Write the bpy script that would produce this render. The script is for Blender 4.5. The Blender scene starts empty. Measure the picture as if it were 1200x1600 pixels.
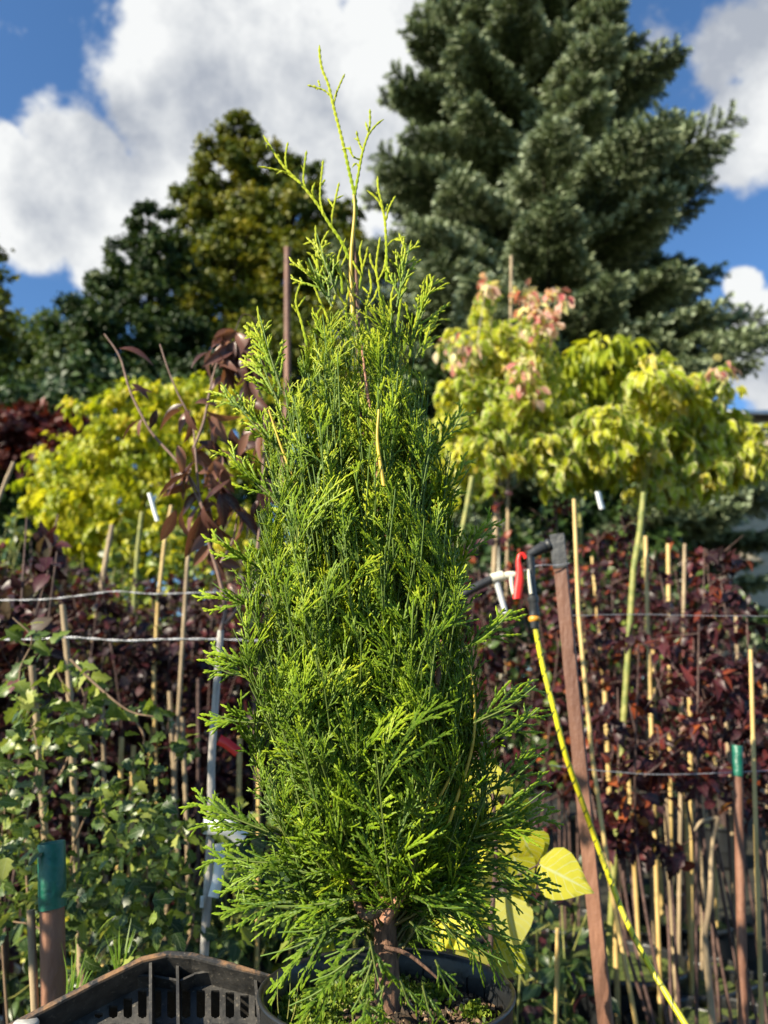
import bpy, math, random
import numpy as np
rng = np.random.default_rng(11)
random.seed(5)
R = math.radians
S = bpy.context.scene
COL = S.collection

# ---------------------------------------------------------------- camera
F = 1155.0; PITCH = R(14.56); CAMZ = 1.2
cd = bpy.data.cameras.new('camera'); cam = bpy.data.objects.new('camera', cd); COL.objects.link(cam)
cam.location = (0, 0, CAMZ); cam.rotation_euler = (R(90) + PITCH, 0, 0)
cd.sensor_fit = 'VERTICAL'; cd.sensor_height = 36; cd.lens = 36 * F / 1600
cd.clip_start = 0.02; cd.clip_end = 3000
cd.dof.use_dof = True; cd.dof.focus_distance = 0.74; cd.dof.aperture_fstop = 5.2
S.camera = cam
FW = np.array([0, math.cos(PITCH), math.sin(PITCH)]); UP = np.array([0, -math.sin(PITCH), math.cos(PITCH)])
def ray(px, py): return FW + np.array([(px - 600) / F, 0, 0]) - UP * (py - 800) / F
def P(px, py, Y):
    d = ray(px, py); d = d * (Y / d[1]); return np.array([d[0], d[1], d[2] + CAMZ])
def PZ(px, py, z):
    d = ray(px, py); d = d * ((z - CAMZ) / d[2]); return np.array([d[0], d[1], z])
def U(v): v = np.asarray(v, float); return v / (np.linalg.norm(v, axis=-1, keepdims=True) + 1e-9)

# ---------------------------------------------------------------- sun + sky
SUN = U([-0.70, -0.50, 0.50])
sl = bpy.data.lights.new('sun', 'SUN'); sl.energy = 5.0; sl.angle = R(0.5); sl.color = (1.0, 0.90, 0.70)
so = bpy.data.objects.new('sun', sl); COL.objects.link(so)
from mathutils import Vector
so.rotation_euler = Vector(tuple(SUN)).to_track_quat('Z', 'Y').to_euler()
S.view_settings.view_transform = 'Standard'; S.view_settings.look = 'None'
S.view_settings.exposure = 1.10; S.view_settings.gamma = 1
W = bpy.data.worlds.new('World'); S.world = W; W.use_nodes = True
nt = W.node_tree; nt.nodes.clear()
def N(nt, t, **k):
    n = nt.nodes.new(t)
    for a, b in k.items(): setattr(n, a, b)
    return n
def setin(nt, n, i, v):
    if hasattr(v, 'is_output'): nt.links.new(v, n.inputs[i])
    elif v is not None: n.inputs[i].default_value = v
def MA(nt, op, a, b=None, c=None, clamp=False):
    n = N(nt, 'ShaderNodeMath', operation=op, use_clamp=clamp)
    for i, v in enumerate((a, b, c)): setin(nt, n, i, v)
    return n.outputs[0]
def MR(nt, v, a, b, c, d, smooth=False):
    n = N(nt, 'ShaderNodeMapRange'); n.clamp = True
    if smooth: n.interpolation_type = 'SMOOTHSTEP'
    for i, x in enumerate((v, a, b, c, d)): setin(nt, n, i, x)
    return n.outputs[0]
def MX(nt, f, a, b, mode='MIX'):
    n = N(nt, 'ShaderNodeMix', data_type='RGBA', blend_type=mode)
    for i, v in ((0, f), (6, a), (7, b)):
        if isinstance(v, tuple) and len(v) == 3: v = v + (1,)
        setin(nt, n, i, v)
    return n.outputs[2]
def NOI(nt, vec, scale, detail=4, rough=.55, dist=0):
    n = N(nt, 'ShaderNodeTexNoise'); n.inputs['Scale'].default_value = scale
    n.inputs['Detail'].default_value = detail; n.inputs['Roughness'].default_value = rough
    n.inputs['Distortion'].default_value = dist
    if vec is not None: nt.links.new(vec, n.inputs['Vector'])
    return n.outputs[0]
sky = N(nt, 'ShaderNodeTexSky', sky_type='NISHITA', sun_disc=False)
sky.sun_elevation = math.asin(SUN[2]); sky.sun_rotation = math.atan2(SUN[0], SUN[1])
sky.air_density = 1.0; sky.dust_density = 0.6; sky.ozone_density = 1.6; sky.altitude = 100
tc = N(nt, 'ShaderNodeTexCoord'); dv = tc.outputs['Generated']
def blobsum(lst):
    acc = None
    for px, py, r, w in lst:
        d = U(ray(px, py))
        v = N(nt, 'ShaderNodeVectorMath', operation='DISTANCE'); nt.links.new(dv, v.inputs[0]); v.inputs[1].default_value = tuple(d)
        m = MR(nt, v.outputs['Value'], r * .35 / F * .85, r * 1.25 / F * .85, w, 0.0, True)
        acc = m if acc is None else MA(nt, 'MAXIMUM', acc, m)
    return acc
base = blobsum([(300, 60, 120, 1), (430, 125, 160, 1), (600, 70, 85, 1), (560, 250, 170, 1), (330, 250, 220, 1), (140, 300, 150, 1),
                (40, 350, 95, 1), (180, 390, 100, 1), (10, 240, 55, .8), (700, 330, 200, .8), (750, 100, 200, 1), (1165, 95, 135, .60),
                (1060, 50, 90, .40), (1170, 215, 110, 1), (1190, 500, 75, 1), (1160, 450, 45, 1), (1200, 570, 80, .9), (1230, 640, 90, .6),
                (-400, 300, 350, .9), (1700, 200, 380, 1), (300, -700, 500, .8), (1500, -600, 350, .8)])
n1 = NOI(nt, dv, 6.5, 12, .60, .12)
dens = MA(nt, 'ADD', base, MA(nt, 'MULTIPLY', MA(nt, 'SUBTRACT', n1, .5), 2.3))
mask = MR(nt, dens, .32, .62, 0, 1, True)
dark = blobsum([(330, 165, 100, .85), (190, 225, 95, .95), (120, 250, 70, .8), (270, 190, 80, .7), (470, 190, 110, .5), (90, 300, 80, .5), (560, 260, 80, .4),
                (1050, 60, 190, 1), (1130, 20, 120, 1), (1120, 290, 80, .7), (1180, 610, 90, .6)])
n2 = NOI(nt, dv, 9, 10, .62, .1)
shade = MA(nt, 'ADD', dark, MA(nt, 'MULTIPLY', MA(nt, 'SUBTRACT', n2, .5), 3.0), clamp=True)
ccol = MX(nt, shade, (6.1, 6.2, 6.2), (2.9, 3.15, 3.6))
skyc = MX(nt, 1.0, sky.outputs[0], (.70, 1.02, 1.30), 'MULTIPLY')
mixc = MX(nt, mask, skyc, ccol)
bg = N(nt, 'ShaderNodeBackground'); bg.inputs['Strength'].default_value = 0.072
nt.links.new(mixc, bg.inputs[0]); ow = N(nt, 'ShaderNodeOutputWorld'); nt.links.new(bg.outputs[0], ow.inputs[0])

# ---------------------------------------------------------------- materials
def newmat(name):
    m = bpy.data.materials.new(name); m.use_nodes = True; t = m.node_tree; t.nodes.clear()
    return m, t, N(t, 'ShaderNodeOutputMaterial')
def ramp(t, fac, stops, interp='LINEAR'):
    n = N(t, 'ShaderNodeValToRGB'); cr = n.color_ramp; cr.interpolation = interp
    while len(cr.elements) < len(stops): cr.elements.new(.5)
    for e, (p, c) in zip(cr.elements, stops): e.position = p; e.color = tuple(c) + (1,)
    t.links.new(fac, n.inputs[0]); return n.outputs[0]
def leaf_mat(name, stops, trans=.35, rough=.45, margin=None, vein=.25, spec=.4, edge=None):
    """lf attribute: x = across the leaf (-1..1), y = along it (0..1), z = random per leaf"""
    m, t, o = newmat(name)
    a = N(t, 'ShaderNodeAttribute', attribute_name='lf'); s = N(t, 'ShaderNodeSeparateXYZ'); t.links.new(a.outputs['Vector'], s.inputs[0])
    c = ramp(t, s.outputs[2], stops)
    au = MA(t, 'ABSOLUTE', s.outputs[0])
    if margin:
        nn = NOI(t, a.outputs['Vector'], 3.1, 2)
        k = MR(t, MA(t, 'ADD', au, MA(t, 'MULTIPLY', MA(t, 'SUBTRACT', nn, .5), .9)), margin[1], margin[1] + .18, 0, 1, True)
        c = MX(t, k, c, margin[0])
    if edge:
        k = MR(t, s.outputs[1], .75, 1.0, 0, .8, True); c = MX(t, k, c, edge)
    if vein:
        k = MR(t, au, .0, .10, vein, 0, True)
        sv = MA(t, 'PINGPONG', MA(t, 'SUBTRACT', MA(t, 'MULTIPLY', s.outputs[1], 7.0), MA(t, 'MULTIPLY', au, 2.0)), .5)
        k2 = MR(t, sv, 0, .10, vein * .8, 0, True)
        c = MX(t, MA(t, 'MAXIMUM', k, k2), c, (.55, .6, .35), 'MIX')
    tcn = N(t, 'ShaderNodeTexCoord')
    nz = NOI(t, tcn.outputs['Object'], 60, 3)
    c = MX(t, MR(t, nz, .3, .7, 0, .3), c, MX(t, 1.0, c, (.55, .6, .5), 'MULTIPLY'))
    p = N(t, 'ShaderNodeBsdfPrincipled'); t.links.new(c, p.inputs['Base Color']); p.inputs['Roughness'].default_value = rough
    p.inputs['Specular IOR Level'].default_value = spec
    tr = N(t, 'ShaderNodeBsdfTranslucent'); t.links.new(MX(t, 1.0, c, (1.25, 1.2, .7), 'MULTIPLY'), tr.inputs[0])
    mx = N(t, 'ShaderNodeMixShader'); mx.inputs[0].default_value = trans
    t.links.new(p.outputs[0], mx.inputs[1]); t.links.new(tr.outputs[0], mx.inputs[2]); t.links.new(mx.outputs[0], o.inputs[0])
    return m
def solid(name, c1, c2=None, scale=20, rough=.6, bump=0, bscale=None, spec=.5, stretch=None, metal=0, detail=5, lo=.35, hi=.65):
    m, t, o = newmat(name)
    tcn = N(t, 'ShaderNodeTexCoord'); v = tcn.outputs['Object']
    if stretch:
        mp = N(t, 'ShaderNodeMapping'); mp.inputs['Scale'].default_value = stretch; t.links.new(v, mp.inputs[0]); v = mp.outputs[0]
    nz = NOI(t, v, scale, detail)
    c = MX(t, MR(t, nz, lo, hi, 0, 1), c1, c2 or c1)
    p = N(t, 'ShaderNodeBsdfPrincipled'); t.links.new(c, p.inputs['Base Color']); p.inputs['Roughness'].default_value = rough
    p.inputs['Specular IOR Level'].default_value = spec; p.inputs['Metallic'].default_value = metal
    if bump:
        b = N(t, 'ShaderNodeBump'); b.inputs['Strength'].default_value = bump; b.inputs['Distance'].default_value = .01
        t.links.new(NOI(t, v, bscale or scale * 2, 5), b.inputs['Height']); t.links.new(b.outputs[0], p.inputs['Normal'])
    t.links.new(p.outputs[0], o.inputs[0]); return m

# ---------------------------------------------------------------- mesh accumulator
class MB:
    def __init__(s): s.V = []; s.F = []; s.A = []; s.n = 0
    def add(s, v, f, a=None, mi=0):
        v = np.asarray(v, float); f = np.asarray(f, int)
        if a is None: a = np.tile([0, 0, .5], (len(v), 1))
        s.V.append(v); s.A.append(np.asarray(a, float)); s.F.append((f + s.n, mi)); s.n += len(v)
    def build(s, name, mats, parent=None, smooth=True, origin=None):
        me = bpy.data.meshes.new(name)
        V = np.concatenate(s.V); 
        if origin is not None: V = V - np.asarray(origin)
        li = np.concatenate([f.ravel() for f, _ in s.F]); tot = np.concatenate([np.full(len(f), f.shape[1]) for f, _ in s.F])
        mi = np.concatenate([np.full(len(f), m) for f, m in s.F])
        me.vertices.add(len(V)); me.vertices.foreach_set('co', V.ravel().astype(np.float32))
        me.loops.add(len(li)); me.loops.foreach_set('vertex_index', li.astype(np.int32))
        me.polygons.add(len(tot)); st = np.concatenate([[0], np.cumsum(tot)[:-1]])
        me.polygons.foreach_set('loop_start', st.astype(np.int32))
        me.polygons.foreach_set('material_index', mi.astype(np.int32))
        me.update(calc_edges=True)
        me.polygons.foreach_set('use_smooth', np.full(len(tot), smooth))
        at = me.attributes.new('lf', 'FLOAT_VECTOR', 'POINT'); at.data.foreach_set('vector', np.concatenate(s.A).ravel().astype(np.float32))
        for m in (mats if isinstance(mats, (list, tuple)) else [mats]): me.materials.append(m)
        o = bpy.data.objects.new(name, me); COL.objects.link(o)
        if parent is not None:
            o.parent = parent
            if origin is None: o.location = -parent.location   # mesh written in world space
        if origin is not None and parent is None: o.location = tuple(origin)
        return o
def tag(o, label=None, cat=None, group=None, kind=None):
    for k, v in (('label', label), ('category', cat), ('group', group), ('kind', kind)):
        if v: o[k] = v
    return o
def empty(name, loc, label, cat, group=None):
    o = bpy.data.objects.new(name, None); COL.objects.link(o); o.location = tuple(float(x) for x in loc); o.empty_display_size = .1
    return tag(o, label, cat, group)
def copy_tree(o, loc, label=None, group=None, rz=0, sc=1):
    c = o.copy(); COL.objects.link(c); c.location = tuple(loc); c.rotation_euler = (0, 0, rz); c.scale = (sc, sc, sc)
    if label: c['label'] = label
    if group: c['group'] = group
    for ch in o.children:
        d = ch.copy(); COL.objects.link(d); d.parent = c
    return c

def smoothpath(pts, n=6):
    p = np.asarray(pts, float)
    if len(p) < 3: return np.array([p[0] + (p[-1] - p[0]) * t for t in np.linspace(0, 1, n + 1)])
    q = np.vstack([2 * p[0] - p[1], p, 2 * p[-1] - p[-2]]); out = []
    for i in range(1, len(q) - 2):
        for t in np.linspace(0, 1, n, endpoint=False):
            a, b, c, d = q[i - 1], q[i], q[i + 1], q[i + 2]
            out.append(.5 * ((2 * b) + (c - a) * t + (2 * a - 5 * b + 4 * c - d) * t * t + (3 * b - a - 3 * c + d) * t ** 3))
    out.append(p[-1]); return np.array(out)
def tube(m, pts, rad, sides=6, a=None, mi=0, cap=True, flat=None, rnd=None):
    p = np.asarray(pts, float); n = len(p); rad = np.broadcast_to(np.asarray(rad, float), (n,)) if np.ndim(rad) == 0 else np.interp(np.linspace(0, 1, n), np.linspace(0, 1, len(rad)), rad)
    T = U(np.gradient(p, axis=0)); ref = np.array([0, 0, 1.]) if abs(T[:, 2]).mean() < .9 else np.array([1., 0, 0])
    if flat is not None: ref = flat
    A = U(np.cross(T, ref)); B = U(np.cross(A, T))
    th = np.linspace(0, 2 * np.pi, sides, endpoint=False)
    v = p[:, None] + rad[:, None, None] * (np.cos(th)[None, :, None] * A[:, None] + np.sin(th)[None, :, None] * B[:, None])
    v = v.reshape(-1, 3); i = np.arange(n - 1)[:, None] * sides; j = np.arange(sides)[None]; k = (j + 1) % sides
    f = np.stack([i + j, i + k, i + sides + k, i + sides + j], -1).reshape(-1, 4)
    if rnd is None: rnd = rng.random()
    at = np.stack([np.tile(th / 6.28, n), np.repeat(np.linspace(0, 1, n), sides), np.full(n * sides, rnd)], -1)
    if a is not None: at[:] = a
    m.add(v, f, at, mi)
    if cap:
        for e, r in ((0, -1), (n - 1, 1)):
            c = np.arange(sides); m.add(v[e * sides:(e + 1) * sides], (c[::r])[None], at[e * sides:(e + 1) * sides], mi)
def box(m, c, sx, sy, sz, rot=0, mi=0, bevel=0):
    x, y, z = sx / 2, sy / 2, sz / 2
    if bevel:
        b = bevel; ring = [(-x + b, -y), (x - b, -y), (x, -y + b), (x, y - b), (x - b, y), (-x + b, y), (-x, y - b), (-x, -y + b)]
        v = []
        for zz, k in ((-z, 1 - b / x), (-z + b, 1), (z - b, 1), (z, 1 - b / x)): v += [(p[0] * k, p[1] * (1 - b / y if k != 1 else 1), zz) for p in ring]
        v = np.array(v); f = []
        for l in range(3):
            for i in range(8): f.append((l * 8 + i, l * 8 + (i + 1) % 8, l * 8 + 8 + (i + 1) % 8, l * 8 + 8 + i))
        cr, sr = math.cos(rot), math.sin(rot); v = np.stack([v[:, 0] * cr - v[:, 1] * sr, v[:, 0] * sr + v[:, 1] * cr, v[:, 2]], -1) + np.asarray(c)
        m.add(v, f, None, mi); m.add(v[:8], [list(range(7, -1, -1))], None, mi); m.add(v[24:], [list(range(8))], None, mi); return
    v = np.array([(i, j, k) for k in (-z, z) for i, j in ((-x, -y), (x, -y), (x, y), (-x, y))])
    cr, sr = math.cos(rot), math.sin(rot); v = np.stack([v[:, 0] * cr - v[:, 1] * sr, v[:, 0] * sr + v[:, 1] * cr, v[:, 2]], -1) + np.asarray(c)
    m.add(v, [(3, 2, 1, 0), (4, 5, 6, 7), (0, 1, 5, 4), (1, 2, 6, 5), (2, 3, 7, 6), (3, 0, 4, 7)], None, mi)
def lathe(m, prof, c, sides=48, mi=0):
    pr = np.asarray(prof, float); th = np.linspace(0, 2 * np.pi, sides, endpoint=False); n = len(pr)
    v = np.stack([pr[:, 0:1] * np.cos(th), pr[:, 0:1] * np.sin(th), np.repeat(pr[:, 1:2], sides, 1)], -1).reshape(-1, 3) + np.asarray(c)
    i = np.arange(n - 1)[:, None] * sides; j = np.arange(sides)[None]; k = (j + 1) % sides
    m.add(v, np.stack([i + j, i + k, i + sides + k, i + sides + j], -1).reshape(-1, 4), None, mi)

# ---------------------------------------------------------------- leaves
def leaf_tmpl(prof, fold=.25, curl=.25, lobes=0, petiole=.0):
    """prof: half widths along the leaf; length 1 along +y"""
    n = len(prof); t = np.linspace(0, 1, n); v = []; a = []
    for i in range(n):
        z = -curl * t[i] ** 2
        for u in (-1, 0, 1): v.append((u * prof[i], petiole + t[i], z + abs(u) * prof[i] * fold)); a.append((u, t[i]))
    f = []
    for i in range(n - 1):
        for c in (0, 1): b = i * 3 + c; f.append((b, b + 1, b + 4, b + 3))
    return np.array(v), np.array(f), np.array(a)
OVAL = leaf_tmpl([.03, .26, .33, .22, .0], .3, .3)
LONG = leaf_tmpl([.02, .11, .17, .19, .16, .10, .0], .5, .45)
HEART = leaf_tmpl([.10, .36, .44, .42, .34, .22, .09, .0], .18, .22)
MAPLE = leaf_tmpl([.04, .22, .30, .27, .30, .17, .10, .0], .35, .45)
LOBED = leaf_tmpl([.05, .34, .24, .42, .22, .26, .12, .0], .2, .3)
TWIG = leaf_tmpl([.016, .012, .004], 1.0, .25)
TINY = leaf_tmpl([.05, .34, .0], .3, .2)
def leaves(m, pos, dirv, nrm, size, tm, rnd, mi=0):
    tv, tf, ta = tm; pos = np.asarray(pos, float); n = len(pos)
    if n == 0: return
    y = U(dirv); z = np.asarray(nrm, float); z = U(z - (z * y).sum(1, keepdims=True) * y); x = np.cross(y, z)
    size = np.broadcast_to(size, (n,))
    cv = rng.normal(1, .35, (n, 1))
    v = pos[:, None] + size[:, None, None] * (tv[None, :, 0:1] * x[:, None] + tv[None, :, 1:2] * y[:, None] + (tv[None, :, 2] * cv)[:, :, None] * z[:, None])
    k = len(tv); f = (tf[None] + (np.arange(n) * k)[:, None, None]).reshape(-1, tf.shape[1])
    a = np.concatenate([np.broadcast_to(ta[None], (n, k, 2)), np.broadcast_to(np.asarray(rnd)[:, None, None], (n, k, 1))], -1)
    m.add(v.reshape(-1, 3), f, a.reshape(-1, 3), mi)
def rdir(n): return U(rng.normal(size=(n, 3)))
def scatter(m, cen, rad, n, size, tm, out=(.5, -.6, .6), clump=0, mi=0, shell=.5, rr=(0, 1), cs=.12, up=.4, zsq=1):
    """n leaves in an ellipsoid; out = weights of outward, z, random in the leaf direction"""
    cen = np.asarray(cen, float); rad = np.asarray(rad, float)
    if clump:
        nc = max(1, n // clump); d = rdir(nc); q = d * (shell + (1 - shell) * rng.random((nc, 1)) ** .6)
        idx = rng.integers(0, nc, n); p = q[idx] * rad + rng.normal(0, 1, (n, 3)) * cs * rad.mean() * np.array([1, 1, .75]); base = rng.random(nc)[idx] * .65 + rng.random(n) * .35
    else:
        d = rdir(n); p = d * (shell + (1 - shell) * rng.random((n, 1)) ** .6) * rad; base = rng.random(n)
    o = U(p / rad)
    dr = o * out[0] + np.array([0, 0, out[1]]) + rdir(n) * out[2]
    nr = o * .6 + np.array([0, 0, up]) + rdir(n) * .6
    s = size * rng.uniform(.6, 1.25, n)
    leaves(m, p + cen, dr, nr, s, tm, rr[0] + (rr[1] - rr[0]) * base, mi)

# ================================================================ SETTING
g = MB(); nx = 60
gx = np.sign(np.linspace(-1, 1, nx)) * np.abs(np.linspace(-1, 1, nx)) ** 3 * 900; gy = np.linspace(0, 1, nx) ** 3 * 1800 - 60
X, Y = np.meshgrid(gx, gy); Z = .03 * np.sin(X * .7) * np.cos(Y * .5) * (np.abs(X) < 40)
ii = (np.arange(nx - 1)[:, None] * nx + np.arange(nx - 1)[None]).ravel()
g.add(np.stack([X.ravel(), Y.ravel(), Z.ravel() - .03], -1), np.stack([ii, ii + 1, ii + nx + 1, ii + nx], -1))
tag(g.build('ground', solid('soil', (.010, .008, .006), (.032, .030, .014), 2.5, .95, .6, 30)), kind='structure')

M_bark = solid('bark', (.09, .06, .045), (.22, .16, .11), 14, .9, .8, 30, stretch=(1, 1, .25))
M_dbark = solid('dark_bark', (.045, .035, .028), (.10, .08, .06), 10, .9, .6, 20, stretch=(1, 1, .25))

# ================================================================ FAR TREES
def limbs(m, base, top, tips, r0, mi=0):
    base = np.asarray(base); top = np.asarray(top)
    mid = base + (top - base) * .5 + rng.normal(0, .02, 3) * np.linalg.norm(top - base)
    tr = smoothpath([base, mid, top], 8); tube(m, tr, [r0, r0 * .75, r0 * .25], 10, mi=mi)
    for tp in tips:
        tp = np.asarray(tp); t = rng.uniform(.25, .85); s = tr[int(t * (len(tr) - 1))]
        c = (s + tp) / 2 + np.array([0, 0, .12 * np.linalg.norm(tp - s)]) * rng.uniform(-.5, 1)
        tube(m, smoothpath([s, c, tp], 4), [r0 * .35 * (1 - t * .5), r0 * .2, r0 * .06], 6, mi=mi)
def broad_tree(name, label, Yd, trunk_px, blobs, nleaf, lsize, mat, group=None, out=(.5, -.2, .9), clump=90, rr=(0, 1), tm=TINY, r0=.3, depthk=.9):
    b0 = P(trunk_px, 1100, Yd); b0[2] = 0
    e = empty(name, b0, label, 'tree', group); m = MB(); tot = sum((b[2] * b[3]) for b in blobs); tips = []
    for px, py, rx, ry in blobs:
        c = P(px, py, Yd); k = Yd / F * 1.02
        c[1] += rng.uniform(-.3, .3) * rx * k
        rad = (rx * k, rx * k * depthk, ry * k); tips.append(c)
        scatter(m, c, rad, int(nleaf * rx * ry / tot), lsize, tm, out, clump, shell=.45, rr=rr, cs=.12)
    m.build('crown', mat, e)
    t = MB(); top = max(tips, key=lambda q: q[2]); limbs(t, b0, top, tips, r0); t.build('trunk', M_dbark, e)
    return e
M_bt = leaf_mat('broad_tree_leaves', [(0, (.02, .045, .006)), (.4, (.085, .115, .008)), (.75, (.22, .22, .010)), (1, (.34, .28, .02))], .25, .5, vein=0)
broad_tree('broadleaf_tree', 'tall dark green broadleaf tree with yellowing tips, left of the spruce', 21, 400, [
    (376, 222, 40, 42), (345, 270, 55, 45), (415, 262, 50, 45), (470, 280, 40, 45), (310, 320, 50, 50), (380, 330, 70, 55), (455, 345, 65, 55), (300, 400, 60, 55), (370, 410, 70, 60), (450, 430, 70, 60), (520, 420, 60, 70), (535, 350, 35, 40),
    (330, 490, 80, 60), (420, 510, 80, 60), (510, 520, 70, 60), (400, 600, 150, 60), (550, 600, 80, 60)], 125000, .15, M_bt, r0=.35)
M_bt3 = leaf_mat('dark_tree_leaves', [(0, (.012, .03, .006)), (.6, (.035, .07, .009)), (1, (.10, .13, .015))], .15, .55, vein=0)
broad_tree('broadleaf_tree', 'darkest green broadleaf tree, low shoulder left of the yellowing taller one', 18, 200, [
    (235, 345, 38, 40), (262, 400, 50, 45), (205, 400, 45, 40), (170, 455, 50, 40), (230, 470, 60, 45), (120, 505, 50, 40), (180, 530, 70, 45), (270, 530, 60, 50), (130, 580, 70, 40), (230, 600, 80, 50), (320, 600, 70, 50)], 50000, .13, M_bt3, r0=.25, out=(.5, -.3, .9))
M_bt2 = leaf_mat('light_tree_leaves', [(0, (.035, .07, .02)), (.5, (.09, .14, .035)), (1, (.2, .24, .06))], .3, .5, vein=0)
broad_tree('leafy_tree', 'pale green loose tree low in the gap left of the big broadleaf tree', 26, 60, [
    (60, 520, 50, 45), (85, 570, 70, 60), (30, 600, 60, 60), (120, 630, 80, 60), (60, 680, 100, 60), (40, 560, 40, 50)], 12000, .2, M_bt2, clump=30)
broad_tree('edge_tree', 'dark green tree cut off by the left edge of the picture', 14, -60, [
    (-60, 420, 70, 90), (-40, 520, 70, 90), (-30, 610, 60, 80), (-90, 360, 60, 80), (-120, 480, 90, 120)], 9000, .17, M_bt, clump=35, r0=.2)
M_rt = leaf_mat('red_tree_leaves', [(0, (.035, .012, .012)), (.6, (.11, .02, .015)), (1, (.22, .035, .02))], .25, .5, vein=0)
broad_tree('red_leaved_tree', 'low dark red leaved tree behind the golden shrub at the left', 9.5, 60, [
    (50, 690, 70, 45), (100, 670, 50, 35), (20, 720, 70, 50), (100, 730, 70, 50)], 5000, .13, M_rt, clump=20, r0=.06)

# spruce -------------------------------------------------------------
def spruce():
    Yd = 15.0; bx = P(866, 1100, Yd)[0]; base = np.array([bx, Yd, 0.]); H = 25.0
    e = empty('spruce_tree', base, 'huge blue green spruce with layered boughs filling the upper right', 'tree')
    wood = MB(); tube(wood, smoothpath([base, base + [0, 0, H * .5], base + [.1, 0, H]], 8), [.42, .28, .03], 12)
    ZB = lambda s: .11 * s - .40 * s * s + .17 * s ** 4
    T = []
    for var in range(6):      # bough template, unit length along +x
        vs = []; ds = []; sz = []; tp = []; ns_ = []
        def shoot(a, b, droop, step=.0125):
            L = np.linalg.norm(b - a); n = max(2, int(L / step)); tt = np.linspace(0, 1, n)[:, None]
            p = a + (b - a) * tt; p[:, 2] -= droop * L * (tt[:, 0] ** 2) - droop * L * .9 * (tt[:, 0] ** 5); d = U(b - a)
            for k in range(9):
                rd = U(rng.normal(size=(n, 3)) + [0, 0, .35]); rd = U(rd - (rd @ d)[:, None] * d * .9)
                vs.append(p); ds.append(rd * .42 + d * .9); ns_.append(rd); sz.append(np.full(n, 1.0) * rng.uniform(.7, 1.2, n)); tp.append(tt[:, 0] * .7 + rng.random(n) * .3)
        ax = lambda s: np.array([s, .03 * math.sin(s * 5 + var), ZB(s)]); 
        for q in range(6): shoot(ax(.15 + q * .14), ax(.15 + q * .14 + .145), 0)
        k = 0
        for s in np.arange(.18, .99, .042):
            for sd in (-1, 1):
                l = (.33 * (1 - s) ** .75 + .05) * rng.uniform(.75, 1.15) * min(1, s * 3); ang = R(rng.uniform(42, 62)); a = ax(s)
                b = a + l * np.array([math.cos(ang), sd * math.sin(ang), rng.uniform(-.26, -.04)]); shoot(a, b, .18)
                for u in (.3, .5, .7, .85):
                    if l > .12:
                        c = a + (b - a) * u
                        for s2 in (-1, 1):
                            l2 = l * .38 * (1 - u * .6) * rng.uniform(.7, 1.2); an2 = sd * ang + s2 * R(48)
                            shoot(c, c + l2 * np.array([math.cos(an2), math.sin(an2), rng.uniform(-.60, -.08)]), .12, .016)
        T.append([np.concatenate(x) for x in (vs, ds, sz, tp, ns_)])
    m = MB(); tri = leaf_tmpl([.13, .17, .0], 0, 0)
    z = 2.4; k = 0
    while z < H - .6:
        f = (H - z) / (H - 2.2); Lm = min(4.55, 5.2 * ((H - z) / 17.0) ** .95)
        nb = 10 if z < 12 else 9; ph = rng.random() * 6
        for i in range(nb):
            az = ph + i * 2 * math.pi / nb + rng.normal(0, .22); L = Lm * rng.uniform(.78, 1.12)
            if (math.sin(az) > .75 and rng.random() < .8) or rng.random() < .10: continue     # a few rear boughs thinned
            vs, ds, sz, tp, nm = T[rng.integers(6)]; keep = rng.random(len(vs)) < min(1, (L / 3.6) ** 1.2 * 1.0)
            ca, sa = math.cos(az), math.sin(az); pit = R(rng.uniform(4, 20)) + R(20) * (1 - f) ** 2
            Rz = np.array([[ca, -sa, 0], [sa, ca, 0], [0, 0, 1]]); Ry = np.array([[math.cos(pit), 0, -math.sin(pit)], [0, 1, 0], [math.sin(pit), 0, math.cos(pit)]])
            Mx = (Rz @ Ry).T; o = base + [0, 0, z + rng.uniform(-.25, .25)]
            p = (vs[keep] * [L, L * .95, L]) @ Mx + o; d = ds[keep] @ Mx
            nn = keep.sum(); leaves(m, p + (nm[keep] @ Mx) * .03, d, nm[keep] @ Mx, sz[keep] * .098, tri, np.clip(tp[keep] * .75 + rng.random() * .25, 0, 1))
            ws = np.array([[s, .03 * math.sin(s * 5), ZB(s)] for s in np.linspace(0, .9, 6)]) * L
            tube(wood, ws @ Mx + o, [.05 * f + .015, .01], 5)
        z += rng.uniform(.52, .74) * (1 if z < 13 else .85); k += 1
    print('spruce needles', sum(len(f) for f, _ in m.F))
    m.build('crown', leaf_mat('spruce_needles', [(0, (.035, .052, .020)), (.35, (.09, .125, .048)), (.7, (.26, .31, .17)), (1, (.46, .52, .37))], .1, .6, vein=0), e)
    wood.build('trunk', M_dbark, e)
rng = np.random.default_rng(41)
spruce()
rng = np.random.default_rng(42)
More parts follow.
